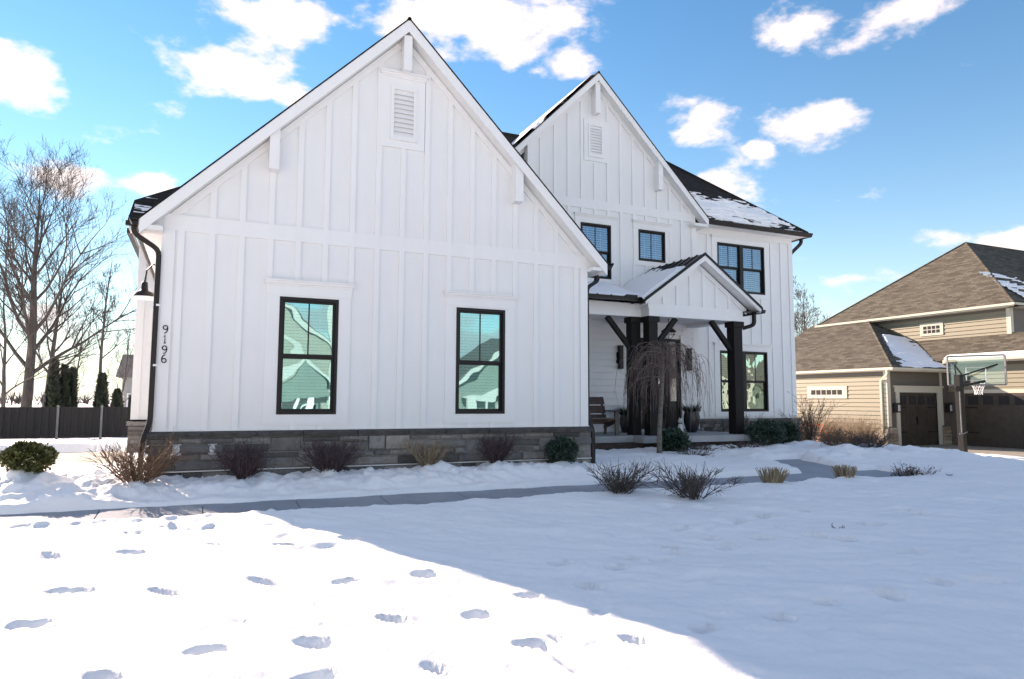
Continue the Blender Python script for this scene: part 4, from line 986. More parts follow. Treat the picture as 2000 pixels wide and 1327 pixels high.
# ------------------------------------------------------------------ basketball hoop
def at(px, py, depth):
    d = pix_dir(px, py); return CAM+d*(depth/d.dot(fwd))
hp = Vector((24.62, 5.18, -1.56))
hoop = thing('basketball_hoop', 'black basketball hoop with clear backboard on the snow by the garage', 'hoop', hp)
MB().tube([hp, hp+Vector((-.06, 0, 3.0))], .11, 4, True, (.10, .10)).build('pole', M_POLE, hoop)
nn = Vector((.90, .43, 0)).normalized(); tt_ = Vector((nn.y, -nn.x, 0)); BC = hp+nn*.95+Vector((-.05, 0, 3.18)); BC = BC+tt_*.42
def bp(u, w, n=0): return BC+tt_*u+Vector((0, 0, w))+nn*n
bw2, bh2 = .88, .53
fb = MB()
for a, b in (((-bw2, -bh2), (bw2, -bh2)), ((bw2, -bh2), (bw2, bh2)), ((bw2, bh2), (-bw2, bh2)), ((-bw2, bh2), (-bw2, -bh2))): fb.tube([bp(*a), bp(*b)], .03, 4, True, (.028, .02))
bb = fb.build('backboard', M_STEEL, hoop)
M_BOARD = glass('clear_board', (.75, .9, .9), .16, .02)
MB().prism([bp(-bw2, -bh2, -.006), bp(bw2, -bh2, -.006), bp(bw2, bh2, -.006), bp(-bw2, bh2, -.006)], nn*.012).build('board_glass', M_BOARD, bb)
sq = MB()
for a, b in (((-.30, -.36), (.30, -.36)), ((.30, -.36), (.30, .10)), ((.30, .10), (-.30, .10)), ((-.30, .10), (-.30, -.36))): sq.tube([bp(*a, -.012), bp(*b, -.012)], .03, 4, True, (.004, .026))
sq.build('target_square', M_LAMPWHITE, bb)
rc = bp(0, -.42, .38); ring = [rc+nn*(.23*math.cos(k*math.pi/12))+tt_*(.23*math.sin(k*math.pi/12)) for k in range(25)]
rim = MB().tube(ring, .012, 6).tube([bp(-.08, -.42, .02), rc-nn*.22], .012, 5).tube([bp(.08, -.42, .02), rc-nn*.22], .012, 5).build('rim', M_RED, hoop)
net = MB()
for k in range(12):
    for s_ in (1, -1):
        net.tube([rc+Vector((math.cos((k+s_*j*.5)*math.pi/6)*r_, math.sin((k+s_*j*.5)*math.pi/6)*r_, -z_)) for j, (r_, z_) in enumerate(((.225, .0), (.20, .12), (.15, .24), (.12, .36), (.125, .46)))], .007, 4)
net.build('net', M_LAMPWHITE, rim)
arm = MB()
for u in (-.25, .25):
    arm.tube([hp+Vector((-.05, 0, 2.60))+tt_*u*.3, bp(u, -.40, -.02)], .035, 4, True, (.04, .03)); arm.tube([hp+Vector((-.05, 0, 2.95))+tt_*u*.3, bp(u*2.6, .20, -.02)], .02, 4, True, (.025, .02))
arm.tube([hp+Vector((-.3, -.1, 2.45)), hp+Vector((.25, .1, 2.72))], .05, 4, True, (.06, .05)); arm.build('support_arm', M_POLE, hoop)
MB().tube([hp+Vector((-.18, -.1, .95)), hp+Vector((-.18, -.1, 2.4))], .02, 6).tube([hp+Vector((-.38, -.15, .92)), hp+Vector((-.1, -.1, .92)), hp+Vector((.1, -.12, .98))], .018, 6).build('height_crank', M_STEEL, hoop)

# ------------------------------------------------------------------ things on the porch
ch = thing('porch_chair', 'low brown wooden armchair at the garage end of the porch', 'chair', (8.45, 3.75, -.37))
CR = Matrix.Translation((8.80, 3.75, -.37)) @ Matrix.Rotation(R(-10), 4, 'Z')
def cpart(name, mb, mat): mb.v = [tuple(CR @ Vector(v)) for v in mb.v]; return mb.build(name, mat, ch)
for sx in (-1, 1):
    cpart('front_leg', MB().prism([(sx*.36-.05, -.40, 0), (sx*.36+.05, -.40, 0), (sx*.36+.05, -.36, .56), (sx*.36-.05, -.36, .56)], (0, .07, 0)), M_GREYWOOD)
    cpart('rear_leg', MB().prism([(sx*.33-.02, .30, 0), (sx*.33+.02, .30, 0), (sx*.33+.02, .22, .36), (sx*.33-.02, .22, .36)], (0, .09, 0)), M_CHAIR)
    cpart('armrest', MB().box(sx*.36-.07, sx*.36+.07, -.44, .34, .56, .59), M_CHAIR)
    cpart('side_rail', MB().prism([(sx*.31-.015, -.40, .30), (sx*.31-.015, .36, .12), (sx*.31-.015, .36, .22), (sx*.31-.015, -.40, .39)], (.03, 0, 0)), M_CHAIR)
for k in range(5): cpart('seat_slat', MB().box(-.30, .30, -.40+k*.125, -.29+k*.125, .39-k*.035, .415-k*.035), M_GREYWOOD if k == 0 else M_CHAIR)
for k in range(3):
    za = .30+k*.215; ya = .16+k*.075
    cpart('back_board', MB().prism([(-.31+.0*k, ya, za), (.31, ya, za), (.31-.005*k, ya+.068, za+.185), (-.31, ya+.068, za+.185)], (0, .028, 0)), M_CHAIR)
for sx in (-1, 1): cpart('back_post', MB().prism([(sx*.26-.025, .19, .25), (sx*.26+.025, .19, .25), (sx*.26+.025, .43, .92), (sx*.26-.025, .43, .92)], (0, .035, 0)), M_CHAIR)
def leaves(mb, c, rad, n, size, rnd, flat=.0, shell=.35):
    for _ in range(n):
        d = Vector((rnd.gauss(0, 1), rnd.gauss(0, 1), rnd.gauss(0, 1))).normalized(); k = 1-shell*rnd.random()**1.6
        k *= 1+.16*math.sin(d.x*5+d.y*7+d.z*4)
        p = Vector(c)+Vector((d.x*rad[0], d.y*rad[1], d.z*rad[2]))*k
        a = (d+Vector((rnd.gauss(0, .6), rnd.gauss(0, .6), rnd.gauss(0, .6)+.25))).normalized(); b = a.orthogonal().normalized(); b.rotate(Matrix.Rotation(rnd.uniform(0, 6.3), 3, a))
        L = size*rnd.uniform(.6, 1.5); w_ = L*.32
        mb.poly([p-b*w_*.3, p+a*L*.5-b*w_, p+a*L, p+a*L*.5+b*w_])
    return mb
def planter(x, y, r, h, label, seed, n=260):
    z0 = -.372
    t = thing('planter', label, 'planter', (x, y, z0))
    MB().lathe([(.001, .0), (r*.55, 0), (r*.78, h*.15), (r*1.0, h*.5), (r*.98, h*.78), (r*.86, h*.95), (r*.9, h), (r*.78, h), (r*.76, h*.9), (.001, h*.88)], x, y, 28, z0).build('pot', M_POT, t, smooth=True)
    rnd = random.Random(seed); mb = MB()
    for _ in range(n):
        a = rnd.uniform(0, 6.28); q = r*.75*math.sqrt(rnd.random()); p = Vector((x+q*math.cos(a), y+q*math.sin(a), z0+h*.9))
        d = Vector((math.cos(a)*rnd.uniform(.1, .9), math.sin(a)*rnd.uniform(.1, .9), rnd.uniform(.5, 1.1))).normalized(); L = rnd.uniform(.12, .34)
        s_ = d.orthogonal().normalized()*rnd.uniform(.012, .03)
        mb.poly([p-s_*.5, p+d*L*.55-s_+Vector((0, 0, .02)), p+d*L, p+d*L*.55+s_])
    mb.build('evergreen_sprigs', M_LEAFGREEN, t); return t
planter(11.92, 4.10, .215, .56, 'large dark round pot of evergreen sprigs right of the entry door', 5)
planter(10.12, 4.45, .20, .48, 'dark pot of evergreens half hidden behind the left porch posts', 6)
fig = thing('dog_figurine', 'small white sitting dog figurine with dark collar beside the pot', 'figurine', (11.40, 3.92, -.372))
MB().lathe([(.001, 0), (.075, 0), (.085, .04), (.075, .12), (.055, .20), (.045, .235)], 11.40, 3.92, 16, -.372).build('body', M_WHITE, fig, smooth=True)
MB().lathe([(.047, .232), (.050, .245), (.045, .256)], 11.40, 3.92, 16, -.372).build('collar', M_BLACK, fig, smooth=True)
hd = MB().lathe([(.04, .255), (.058, .29), (.056, .325), (.035, .355), (.001, .362)], 11.40, 3.92, 16, -.372); hd.box(11.375, 11.425, 3.82, 3.88, -.09, -.045)
hd.prism([(11.355, 3.90, -.03), (11.385, 3.90, -.03), (11.362, 3.90, .03)], (0, .02, 0)).prism([(11.415, 3.90, -.03), (11.445, 3.90, -.03), (11.438, 3.90, .03)], (0, .02, 0)); hd.build('head', M_WHITE, fig)
for dx in (-.022, .022): box('eye', (11.40+dx-.006, 11.40+dx+.006, 3.858, 3.866, -.055, -.042), M_BLACK, fig)

# ------------------------------------------------------------------ plants
def stem(mb, p, d, L, r0, r1, segs, rnd, wob, grav=0, sides=3):
    pts = [Vector(p)]; d = Vector(d).normalized()
    for i in range(segs):
        d = (d+Vector((rnd.gauss(0, wob), rnd.gauss(0, wob), rnd.gauss(0, wob)+grav))).normalized(); pts.append(pts[-1]+d*(L/segs))
    mb.tube(pts, [r0+(r1-r0)*i/segs for i in range(segs+1)], sides, False); return pts
def twig_shrub(name, label, x, y, h, r, n, mat, seed, sub=5, lean=(0, 0), leaf=None, nleaf=0, zoff=0, tilt=1.0, wob=.16, r0=.007, cat='shrub', group=None):
    rnd = random.Random(seed); z0 = zs(x, y)-.04+zoff; mb = MB(); tips = []
    for _ in range(n):
        a = rnd.uniform(0, 6.283); q = rnd.random()**.6; p = (x+.22*r*q*math.cos(a), y+.22*r*q*math.sin(a), z0)
        out = q*r/h*tilt; d = Vector((out*math.cos(a)+lean[0], out*math.sin(a)+lean[1], 1)); L = h*rnd.uniform(.72, 1.08)*math.sqrt(1+out*out)*.93
        pts = stem(mb, p, d, L, r0*rnd.uniform(.7, 1.2), .0028, 5, rnd, wob*.7)
        for _s in range(sub):
            i = rnd.randint(1, 4); b = pts[i]; dd = (pts[i+1]-pts[i]).normalized()
            d2_ = (dd+Vector((rnd.gauss(0, .55), rnd.gauss(0, .55), rnd.gauss(.12, .4)))).normalized()
            q2 = stem(mb, b, d2_, L*rnd.uniform(.18, .42), .0042, .002, 3, rnd, wob); tips += q2[1:]
            if rnd.random() < .5: stem(mb, q2[1], (q2[2]-q2[1])+Vector((rnd.gauss(0, .05), rnd.gauss(0, .05), rnd.gauss(.0, .04))), L*.14, .0032, .002, 2, rnd, wob)
    if leaf:
        t = thing(name, label, cat, (x, y, z0), group); mb.build('twigs', mat, t); lm = MB()
        for _ in range(nleaf):
            p = rnd.choice(tips)+Vector((rnd.gauss(0, .02), rnd.gauss(0, .02), rnd.gauss(0, .02))); a = Vector((rnd.gauss(0, 1), rnd.gauss(0, 1), rnd.gauss(0, 1))).normalized(); b = a.orthogonal().normalized(); s_ = rnd.uniform(.012, .026)
            lm.poly([p, p+a*s_+b*s_*.5, p+a*s_*2, p+a*s_-b*s_*.5])
        lm.build('leaves', leaf, t); return t
    return mb.build(name, mat, None, label=label, category=cat, **({'group': group} if group else {}))
twig_shrub('bare_shrub', 'sunlit reddish twiggy shrub at the drainpipe corner of the garage', -.78, -.62, .52, .58, 95, M_TWIGRED, 1, 6, r0=.0055)
twig_shrub('bare_shrub', 'purple twiggy shrub below the house number, by the wall outlets', .52, -.56, .50, .44, 90, M_TWIGPURP, 2, 6)
twig_shrub('bare_shrub', 'purple twiggy shrub below the window with green reflections', 1.72, -.50, .48, .48, 90, M_TWIGPURP, 3, 6)
twig_shrub('bare_shrub', 'tan brown shrub half buried in a snow heap by the stone', 3.22, -.40, .46, .40, 60, M_TWIGTAN, 4, 5)
twig_shrub('bare_shrub', 'purple and brown shrub below the window with blue sky reflection', 4.38, -.42, .46, .42, 80, M_TWIGPURP, 5, 6)
twig_shrub('bare_shrub', 'wide dark twiggy shrub on the snow nearest the garage corner', 5.30, -2.62, .42, .45, 64, M_TWIGDARK, 6, 8, tilt=1.25, r0=.005)
twig_shrub('bare_shrub', 'dark twiggy shrub with drooping front, second from the garage corner', 6.05, -3.30, .44, .42, 64, M_TWIGDARK, 7, 8, tilt=1.25, r0=.005)
def straw_clump(label, x, y, h, r, seed, mat=M_STRAW):
    rnd = random.Random(seed); mb = MB(); z0 = zs(x, y)-.03
    for _ in range(150):
        a = rnd.uniform(0, 6.283); q = math.sqrt(rnd.random()); stem(mb, (x+.5*r*q*math.cos(a), y+.5*r*q*math.sin(a), z0), (q*.5*math.cos(a), q*.5*math.sin(a), 1), h*rnd.uniform(.75, 1.05), .007, .004, 3, rnd, .06)
    return mb.build('cut_grass_clump', mat, None, label=label, category='grass clump', group='cut grass clumps along the walk')
straw_clump('clipped straw-coloured grass clump on the lawn before the walk turns', 8.25, -2.48, .27, .27, 8)
straw_clump('smaller clipped straw clump beside the far end of the walk', 9.92, -2.40, .26, .24, 9)
twig_shrub('bare_shrub', 'low shrub with dark red leaves right of the straw clumps', 11.75, -2.30, .36, .50, 50, M_TWIGDARK, 10, 5, leaf=M_LEAFRED, nleaf=420)
def evergreen(label, x, y, rx, rz, mat, seed, n=2600, size=.045, name='evergreen_shrub', group=None):
    rnd = random.Random(seed); z0 = zs(x, y)-.03; t = thing(name, label, 'shrub', (x, y, z0), group)
    st = MB()
    for k in range(14):
        a = rnd.uniform(0, 6.28); stem(st, (x, y, z0), (math.cos(a)*rx/rz*.8, math.sin(a)*rx/rz*.8, 1), rz*1.5, .012, .004, 4, rnd, .1)
    st.build('stems', M_TWIGDARK, t)
    mb = MB(); leaves(mb, (x, y, z0+rz*.92), (rx, rx, rz), n, size, rnd)
    for k in range(9):
        a = rnd.uniform(0, 6.28); e = rnd.uniform(.1, 1.2); leaves(mb, (x+rx*.8*math.cos(a)*math.cos(e), y+rx*.8*math.sin(a)*math.cos(e), z0+rz*(.95+.8*math.sin(e))), (rx*.32, rx*.32, rz*.36), n//14, size, rnd)
    mb.build('foliage', mat, t); return t
evergreen('yellow-green evergreen bush in the snow at the far left', -2.06, -.15, .26, .175, M_LEAFLIME, 21)
evergreen('small round dark green bush at the foot of the right drainpipe', 5.62, -.36, .24, .21, M_LEAFGREEN, 22, 2000, .04)
evergreen('broad-leaved dark bush at the foot of the weeping tree', 9.55, 1.75, .28, .24, M_LEAFGREEN, 23, 1100, .075)
evergreen('dark evergreen bush in front of the right porch post', 12.75, 2.30, .42, .30, M_LEAFGREEN, 24, 1800, .06)
evergreen('low dark evergreen bush under the double ground-floor window', 13.75, 2.75, .40, .28, M_LEAFGREEN, 25, 1600, .06)
twig_shrub('bare_shrub', 'dark leggy shrub under the double ground-floor window', 13.9, 4.2, .85, .6, 36, M_TWIGDARK, 26, 5)
twig_shrub('bare_shrub', 'dark twiggy shrub at the right end of the stone skirt', 15.4, 3.9, .85, .7, 44, M_TWIGDARK, 27, 5)
twig_shrub('bare_shrub', 'grass-like shrub rising behind the right porch post', 12.75, 4.35, .72, .45, 30, M_TWIGDARK, 28, 3, tilt=1.3)
twig_shrub('tall_shrub', 'tall thin shrub with dry leaves at the right corner of the house', 15.1, 3.1, 1.45, .40, 26, M_TWIG, 29, 6, leaf=M_TWIGDARK, nleaf=420, r0=.011)
for i, (x, y, h, r, lab) in enumerate(((14.7, 2.1, .36, .5, 'dark bush in the bed behind the snow heap'), (14.5, 1.35, .33, .5, 'dark tangled bush left of the reddish one in the side bed'), (15.6, 1.9, .38, .6, 'dark bush in front of the tan hedge'),
                                       (14.15, .45, .46, .5, 'dark bush nearest the neighbour driveway'), (13.6, 1.0, .28, .45, 'low dark bush poking from the snow heap'))):
    twig_shrub('bare_shrub', lab, x, y, h, r, 50, M_TWIG if i % 2 else M_TWIGRED, 30+i, 6, leaf=M_LEAFRED if i in (2, 3) else M_TWIGDARK, nleaf=130)
for i, (x, y, lab) in enumerate(((26.2, 15.6, 'tan sunlit hedge shrub farthest along the tan wall'), (26.3, 14.0, 'tan sunlit hedge shrub behind the orange bars'), (26.4, 12.4, 'tan sunlit hedge shrub below the strip window'), (26.4, 10.9, 'tan shrub at the garage corner of the tan house'))):
    twig_shrub('hedge_shrub', lab, x, y, 1.35, .95, 170, M_TWIGTAN, 40+i, 6, r0=.012)
for i, (x, y) in enumerate(((9.4, .9), (10.3, 1.6), (11.2, 1.5), (11.9, 1.9), (9.9, 2.1))):
    twig_shrub('ground_cover', ('dry groundcover tuft poking through snow near the weeping tree', 'dry groundcover tuft left of middle before the porch slab', 'dry groundcover tuft in the middle before the porch slab', 'dry groundcover tuft before the right end of the slab', 'dry groundcover tuft close against the porch slab')[i], x, y, .16, .34, 46, M_TWIG, 60+i, 3, tilt=1.6, group='groundcover tufts before the porch')
twig_shrub('ground_cover', 'few dark twigs in a hole in the open lawn snow', *ground_at(1640, 1037).xy, .07, .10, 9, M_TWIGDARK, 70, 2)
# weeping tree in front of the porch
wx, wy = 8.98, 1.50; wz = zs(wx, wy)-.05
wtree = thing('weeping_tree', 'small bare weeping tree with hanging twigs before the porch', 'tree', (wx, wy, wz))
rnd = random.Random(77); mb = MB()
tp = [Vector((wx, wy, wz)), Vector((wx+.01, wy, wz+.5)), Vector((wx+.05, wy, wz+1.0)), Vector((wx+.10, wy, wz+1.55)), Vector((wx+.12, wy, wz+2.05)), Vector((wx+.14, wy, wz+2.30))]
mb.tube(tp, [.062, .05, .047, .044, .04, .025], 10); mb.build('trunk', M_WEEPBARK, wtree, smooth=True)
mb = MB(); tops = []
for k in range(34):
    a = k*2.4+rnd.uniform(-.3, .3); s0 = tp[4].lerp(tp[5], rnd.random())if k % 3 else tp[3].lerp(tp[4], rnd.random())
    R_ = rnd.uniform(.35, .86); hgt = rnd.uniform(.10, .36)
    pts = []
    for i in range(9):
        t = i/8; pts.append(s0+Vector((math.cos(a)*R_*t+rnd.gauss(0, .018), math.sin(a)*R_*t+rnd.gauss(0, .018), hgt*math.sin(t*2.2)*1.1-.55*R_*t**2.4)))
    mb.tube(pts, [(.024 if k % 4 == 0 else .015)*(1-.75*i/8) for i in range(9)], 5, False); tops.append((pts, a, R_))
for (pts, a, R_) in tops:
    for j in range(6):
        i = rnd.randint(2, 7); p = pts[i].lerp(pts[i+1], rnd.random()); aa = a+rnd.gauss(0, .7); L = rnd.uniform(.25, 1.45)*(.65+.5*i/8)
        q = [p.copy()]; d = Vector((math.cos(aa)*.7, math.sin(aa)*.7, .35))
        for s_ in range(8):
            d = Vector((d.x*.66+rnd.gauss(0, .05), d.y*.66+rnd.gauss(0, .05), max(-1, d.z-.32))); q.append(q[-1]+d.normalized()*(L/8))
            if q[-1].z < wz+.30+.5*rnd.random(): break
        if len(q) < 3: continue
        mb.tube(q, [.0055-.0032*i_/(len(q)-1) for i_ in range(len(q))], 3, False)
        for _ in range(2):
            b = q[rnd.randint(1, len(q)-2)]; d = Vector((rnd.gauss(0, .5), rnd.gauss(0, .5), -.4)); e = [b]
            for s_ in range(4): d = Vector((d.x*.7+rnd.gauss(0, .06), d.y*.7+rnd.gauss(0, .06), d.z-.35)); e.append(e[-1]+d.normalized()*L*.085)
            if e[-1].z > wz+.35: mb.tube(e, [.0035, .003, .0028, .0025, .002], 3, False)
mb.build('hanging_twigs', M_WEEP, wtree)
# bare trees
def bare_tree(name, label, px, py, depth, top_py, trunk_r, seed, spread=.42, first=.28, nlimb=14, lean=0, tw=3, zb=None, dens=1.0):
    rnd = random.Random(seed); b = at(px, py, depth); z0 = -1.3 if zb is None else zb
    tip = at(px, top_py, depth).z; h = tip-z0; b.z = z0
    t = thing(name, label, 'tree', b); tr = MB(); cr = MB()
    segs = 12; pts = [b.copy()]; d = Vector((lean, 0, 1))
    for i in range(segs):
        d = (d+Vector((rnd.gauss(0, .045), rnd.gauss(0, .045), .08))).normalized(); pts.append(pts[-1]+d*(h/segs))
    rad = [trunk_r*(1-i/segs)**.85*(1.25 if i == 0 else 1)+.012 for i in range(segs+1)]
    tr.tube(pts, rad, 9, True)
    minr = .0075*depth/36
    def branch(p, d, L, r, lev):
        n = 6 if lev == 1 else 4 if lev == 2 else 3
        q = [p]; dd = d
        for i in range(n):
            dd = (dd+Vector((rnd.gauss(0, .12), rnd.gauss(0, .12), rnd.gauss(.07, .07)))).normalized(); q.append(q[-1]+dd*(L/n))
        (tr if lev == 1 else cr).tube(q, [max(minr*.7, r*(1-.8*i/n)) for i in range(n+1)], 5 if lev == 1 else 3, False)
        if lev >= tw+1: return
        k = max(2, int((7 if lev == 1 else 5)*dens*min(1, (L/(h*spread*.42))**.6 if lev == 1 else 1)))
        for j in range(k):
            i = rnd.randint(1, n-1) if lev > 1 or j > 1 else rnd.randint(2, n-1); f_ = rnd.random(); s_ = q[i].lerp(q[i+1], f_)
            ax = (q[i+1]-q[i]).normalized(); o_ = ax.orthogonal().normalized(); o_.rotate(Matrix.Rotation(rnd.uniform(0, 6.28), 3, ax))
            branch(s_, (ax*.75+o_*rnd.uniform(.45, .85)+Vector((0, 0, .18))).normalized(), L*rnd.uniform(.35, .58), max(minr, r*(.55-.3*i/n)), lev+1)
    for k in range(nlimb):
        f_ = first+(.93-first)*((k+.5*rnd.random())/nlimb)**1.15; i = min(segs-1, int(f_*segs)); s_ = pts[i].lerp(pts[i+1], f_*segs-i); a = k*2.4+rnd.uniform(-.4, .4)
        L = h*spread*(1.08-.80*((f_-first)/(1-first)))*rnd.uniform(.8, 1.15)
        branch(s_, Vector((math.cos(a), math.sin(a)*.8, .75+.9*f_)).normalized(), L, rad[i]*.5, 1)
    tr.build('trunk', M_BARK, t, smooth=True); cr.build('crown', M_TWIG, t); return t
bare_tree('bare_tree', 'tall bare tree with a thick trunk at the far left', 50, 795, 34, 350, .25, 111, .52, .22, 17, dens=1.35)
bare_tree('bare_tree', 'bare tree with a forked trunk right of the thickest one', 82, 795, 37, 520, .17, 102, .34, .30, 10, .06)
bare_tree('bare_tree', 'slim pale bare tree between the evergreen cones', 181, 795, 33, 500, .09, 103, .17, .42, 9, .07)
bare_tree('bare_tree', 'thin bare sapling left of the slim pale tree', 140, 795, 40, 620, .06, 104, .24, .3, 7, -.03, 2)
bare_tree('bare_tree', 'thin bare tree at the left picture edge', 8, 795, 31, 540, .09, 105, .34, .25, 9, -.05)
bare_tree('bare_tree', 'short bare sapling beside the left wall of the house', 232, 795, 44, 640, .06, 106, .36, .2, 8, .02, 2)
bare_tree('bare_tree', 'bare tree beyond the tan house, left of its roof', 1578, 760, 62, 566, .16, 107, .36, .22, 13, 0, 3, -1.5)
bare_tree('bare_tree', 'second slimmer bare tree beyond the tan house', 1562, 760, 66, 600, .13, 108, .36, .25, 10, .02, 2, -1.5)
def conifer(label, px, top_py, depth, wpx, seed):
    rnd = random.Random(seed); b = at(px, 790, depth); h = at(px, top_py, depth).z+1.2; r = wpx/1357.92*depth/2; z0 = -1.2
    t = thing('evergreen_cone', label, 'conifer', (b.x, b.y, z0), 'evergreen cones behind the fence')
    MB().tube([(b.x, b.y, z0), (b.x, b.y, z0+h*.9)], [.08, .02], 6).build('trunk', M_BARK, t)
    mb = MB()
    for _ in range(3600):
        f_ = rnd.random()**.8; a = rnd.uniform(0, 6.28); rr = r*(1-f_)**.62*(1+.18*math.sin(a*5+f_*9))*(1-.35*rnd.random()**2); p = Vector((b.x+rr*math.cos(a), b.y+rr*math.sin(a), z0+.1+h*f_*.95))
        d = Vector((math.cos(a)*.5, math.sin(a)*.5, .9+rnd.gauss(0, .3))).normalized(); s_ = Vector((-math.sin(a), math.cos(a), rnd.gauss(0, .3)))*.05; L = rnd.uniform(.12, .32)
        mb.poly([p-s_, p+d*L*.6-s_*1.3, p+d*L, p+d*L*.6+s_*1.3])
    mb.build('crown', M_ARBOR, t)
conifer('tallest dark evergreen cone behind the fence', 103, 708, 33, 24, 1); conifer('dark evergreen cone just right of the tallest', 122, 718, 33.5, 24, 2)
conifer('narrow evergreen cone at the right end of the trio', 139, 724, 34, 17, 3); conifer('lone evergreen cone behind the second fence post', 197, 735, 33, 25, 4); conifer('smallest evergreen tip by the far grey house', 228, 768, 36, 22, 5)

# ------------------------------------------------------------------ fence at the left
fence = thing('slat_fence', 'dark slatted privacy fence with grey steel posts at the back left', 'fence', (-6, 16.6, -1.0))
fz0 = -.98; fx0, fx1, fy = -15.0, -.4, 16.6
n = int((fx1-fx0)/.105); proto = MB().box(-.0545, .0545, 0, .015, .13, 1.12)
pm = None
for k in range(n):
    if pm is None:
        o = proto.build('fence_slat', M_FENCE, fence); pm = o.data; o.matrix_parent_inverse = Matrix.Translation((6, -16.6, 1.0))
    else:
        o = bpy.data.objects.new('fence_slat', pm); COL.objects.link(o); o.parent = fence; o.matrix_parent_inverse = Matrix.Translation((6, -16.6, 1.0))
    o.location = (fx0+k*.105, fy+.034*(k % 2), fz0+.012*math.sin(k*1.7))
for z in (.10, 1.10): box('fence_rail', (fx0, fx1, fy+.02, fy+.055, fz0+z, fz0+z+.04), M_FENCE, fence)
for px in (-6.6, -4.40, -3.13, -9.2, -11.8): MB().tube([(px, fy-.05, fz0-.1), (px, fy-.05, fz0+1.20)], .04, 8).build('fence_post', M_STEEL, fence)
mesh_ = MB()
for k in range(int((fx1-fx0)/.15)): mesh_.tube([(fx0+k*.15, fy-.06, fz0), (fx0+k*.15, fy-.06, fz0+.12)], .004, 3, False)
mesh_.build('bottom_mesh', M_STEEL, fence, kind='stuff')

# ------------------------------------------------------------------ far house at the left, houses across the street
M_OPP1 = simple('sand_siding', (.30, .30, .27), .8, .06, 1); M_OPP2 = simple('sage_siding', (.17, .21, .19), .8, .06, 1); M_OPPT = simple('opposite_trim', (.46, .46, .44), .7, .05, 2)
def plain_house(label, x0, x1, y0, y1, zb, ze, zr, face, wall, roof, wins=3, ridge='x'):
    t = thing('distant_house', label, 'house', ((x0+x1)/2, (y0+y1)/2, zb))
    MB().box(x0, x1, y0, y1, zb, ze).build('wall', wall, t)
    xm, ym_ = (x0+x1)/2, (y0+y1)/2
    if ridge == 'x': MB().prism([(x0-.5, y0-.5, ze-.1), (x0-.5, y1+.5, ze-.1), (x0-.5, ym_, zr)], (x1-x0+1, 0, 0)).build('roof', roof, t)
    else:
        sl_ = (zr-ze)/(xm-x0)
        MB().prism([(x0, y0, ze), (x1, y0, ze), (xm, y0, zr)], (0, y1-y0, 0)).build('gable', wall, t)
        for s_ in (1, -1):
            g_ = lambda q: [(xm+s_*(a-xm), b, c) for a, b, c in q]
            MB().prism(g_([(x0-.6, y0-.4, ze-.6*sl_), (xm, y0-.4, zr), (xm, y1+.4, zr), (x0-.6, y1+.4, ze-.6*sl_)]), (0, 0, .2)).build('roof', roof, t)
            MB().prism(g_([(x0-.6, y1+.41, ze-.6*sl_-.25), (xm, y1+.41, zr-.25), (xm, y1+.41, zr+.1), (x0-.6, y1+.41, ze-.6*sl_+.1)]), (0, .06, 0)).build('rake_board', M_OPPT, t)
    yf = y1 if face > 0 else y0
    for k in range(wins):
        xw = x0+(k+.5)*(x1-x0)/wins
        for zz in ((zb+.9, zb+2.3), (zb+3.6, zb+4.9)):
            if zz[1] > ze-.2: continue
            o = box('window', (xw-.6, xw+.6, yf-.03 if face > 0 else yf-.05, yf+.05 if face > 0 else yf+.03, zz[0]-.12, zz[1]+.12), M_TRIM, t); box('pane', (xw-.48, xw+.48, yf-.06, yf+.06, zz[0], zz[1]), M_DARK, o)
    return t
ph = at(252, 790, 58)
plain_house('distant pale grey house glimpsed left of the white wall', ph.x-.55, ph.x+9, ph.y, ph.y+9, -1.5, 2.35, 4.4, -1, M_FARWALL, M_FARROOF, 5)

o1 = plain_house('sand-coloured gabled house across the street, seen only in reflections', -6.0, 11.0, -52, -42, -2.4, 2.2, 9.4, 1, M_OPP1, M_FARROOF, 7, 'y')
MB().prism([(3.0, -41.98, 6.6), (11.0, -41.98, -.2), (11.0, -41.98, .15), (3.0, -41.98, 6.95)], (0, .05, 0)).build('sloped_trim', M_OPPT, o1)
box('chimney', (8.6, 9.9, -42.0, -41.5, -2.4, 9.0), M_OPPT, o1)
MB().prism([(3.9, -40.55, 1.1), (6.6, -40.55, 3.5), (9.3, -40.55, 1.1), (9.3, -40.55, 1.5), (6.6, -40.55, 3.9), (3.9, -40.55, 1.5)], (0, -.1, 0)).build('porch_rake', M_OPPT, o1)
MB().prism([(4.1, -40.6, .8), (9.1, -40.6, .8), (6.6, -40.6, 3.5)], (0, -2.0, 0)).build('porch_gable', M_OPP2, o1)
for x in (4.6, 5.9, 7.3, 8.8): box('porch_column', (x-.16, x+.16, -40.9, -40.62, -2.4, .8), M_TRIM, o1)
o2 = plain_house('sage green house across the street, seen only in reflections', 16.2, 34, -50, -41, -2.4, .3, 6.2, 1, M_OPP2, M_FARROOF, 6, 'y')
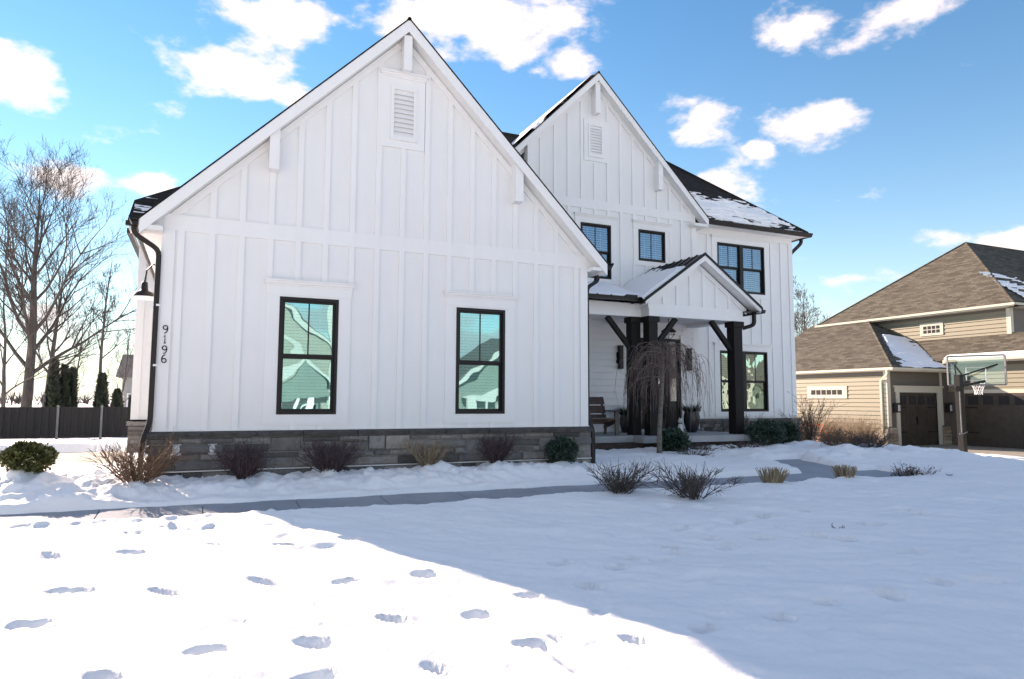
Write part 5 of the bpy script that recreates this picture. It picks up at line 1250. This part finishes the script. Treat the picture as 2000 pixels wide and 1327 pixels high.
for x in (19.4, 20.6, 21.8): box('porch_column', (x-.13, x+.13, -40.4, -40.1, -2.4, .6), M_OPPT, o2)
MB().prism([(18.8, -40.2, .5), (24.0, -40.2, .5), (22.6, -40.2, 1.7)], (0, -2.0, 0)).build('porch_gable', M_OPPT, o2)
plain_house('second sand house farther along the street, seen only in reflections', 44, 58, -52, -42, -2.4, 3.4, 7.6, 1, M_OPP1, M_FARROOF, 4, 'x')
plain_house('sage house at the far end of the street, seen only in reflections', 64, 77, -52, -42, -2.4, 3.0, 8.0, 1, M_OPP2, M_FARROOF, 4, 'y')
# orange tubular bars by the hedge
ob = Vector((25.0, 12.6, zs(25.0, 12.6)))
orange = thing('orange_trestle', 'pair of orange tubular trestles standing in the side yard hedge', 'trestle', ob)
for k in range(2):
    a = ob+Vector((-.3+.75*k, .9-1.5*k, 0))
    MB().tube([a+Vector((-.25, .2, 0)), a+Vector((0, 0, .92)), a+Vector((.3, -.25, 0))], .028, 6).build('trestle_leg', M_ORANGE, orange)
MB().tube([ob+Vector((-.3, .9, .9)), ob+Vector((.45, -.6, .9))], .024, 6).build('cross_bar', M_ORANGE, orange)
# fallen twig on the snow
g = ground_at(1200, 887); MB().tube([g+Vector((-.12, -.06, .02)), g+Vector((.02, .02, .03)), g+Vector((.16, .10, .02))], .006, 5).build('fallen_twig', M_TWIG, None, label='single fallen twig on the snow left of the weeping tree', category='twig')
# distant wood along the horizon
rnd = random.Random(5); mb = MB()
for k in range(900):
    a = rnd.uniform(-1.0, 1.25); D = rnd.uniform(170, 240); x, y = math.sin(a)*D, math.cos(a)*D; h = rnd.uniform(2.0, 4.2)
    stem(mb, (x, y, -2), (rnd.gauss(0, .1), rnd.gauss(0, .1), 1), h, .25, .05, 3, rnd, .08)
    for _ in range(4): stem(mb, (x, y, -1+h*.4*rnd.random()), (rnd.gauss(0, .8), rnd.gauss(0, .8), 1), h*.5, .12, .04, 2, rnd, .15)
mb.build('distant_wood', M_TWIG, None, kind='stuff', label='low bare wood along the distant horizon', category='wood')
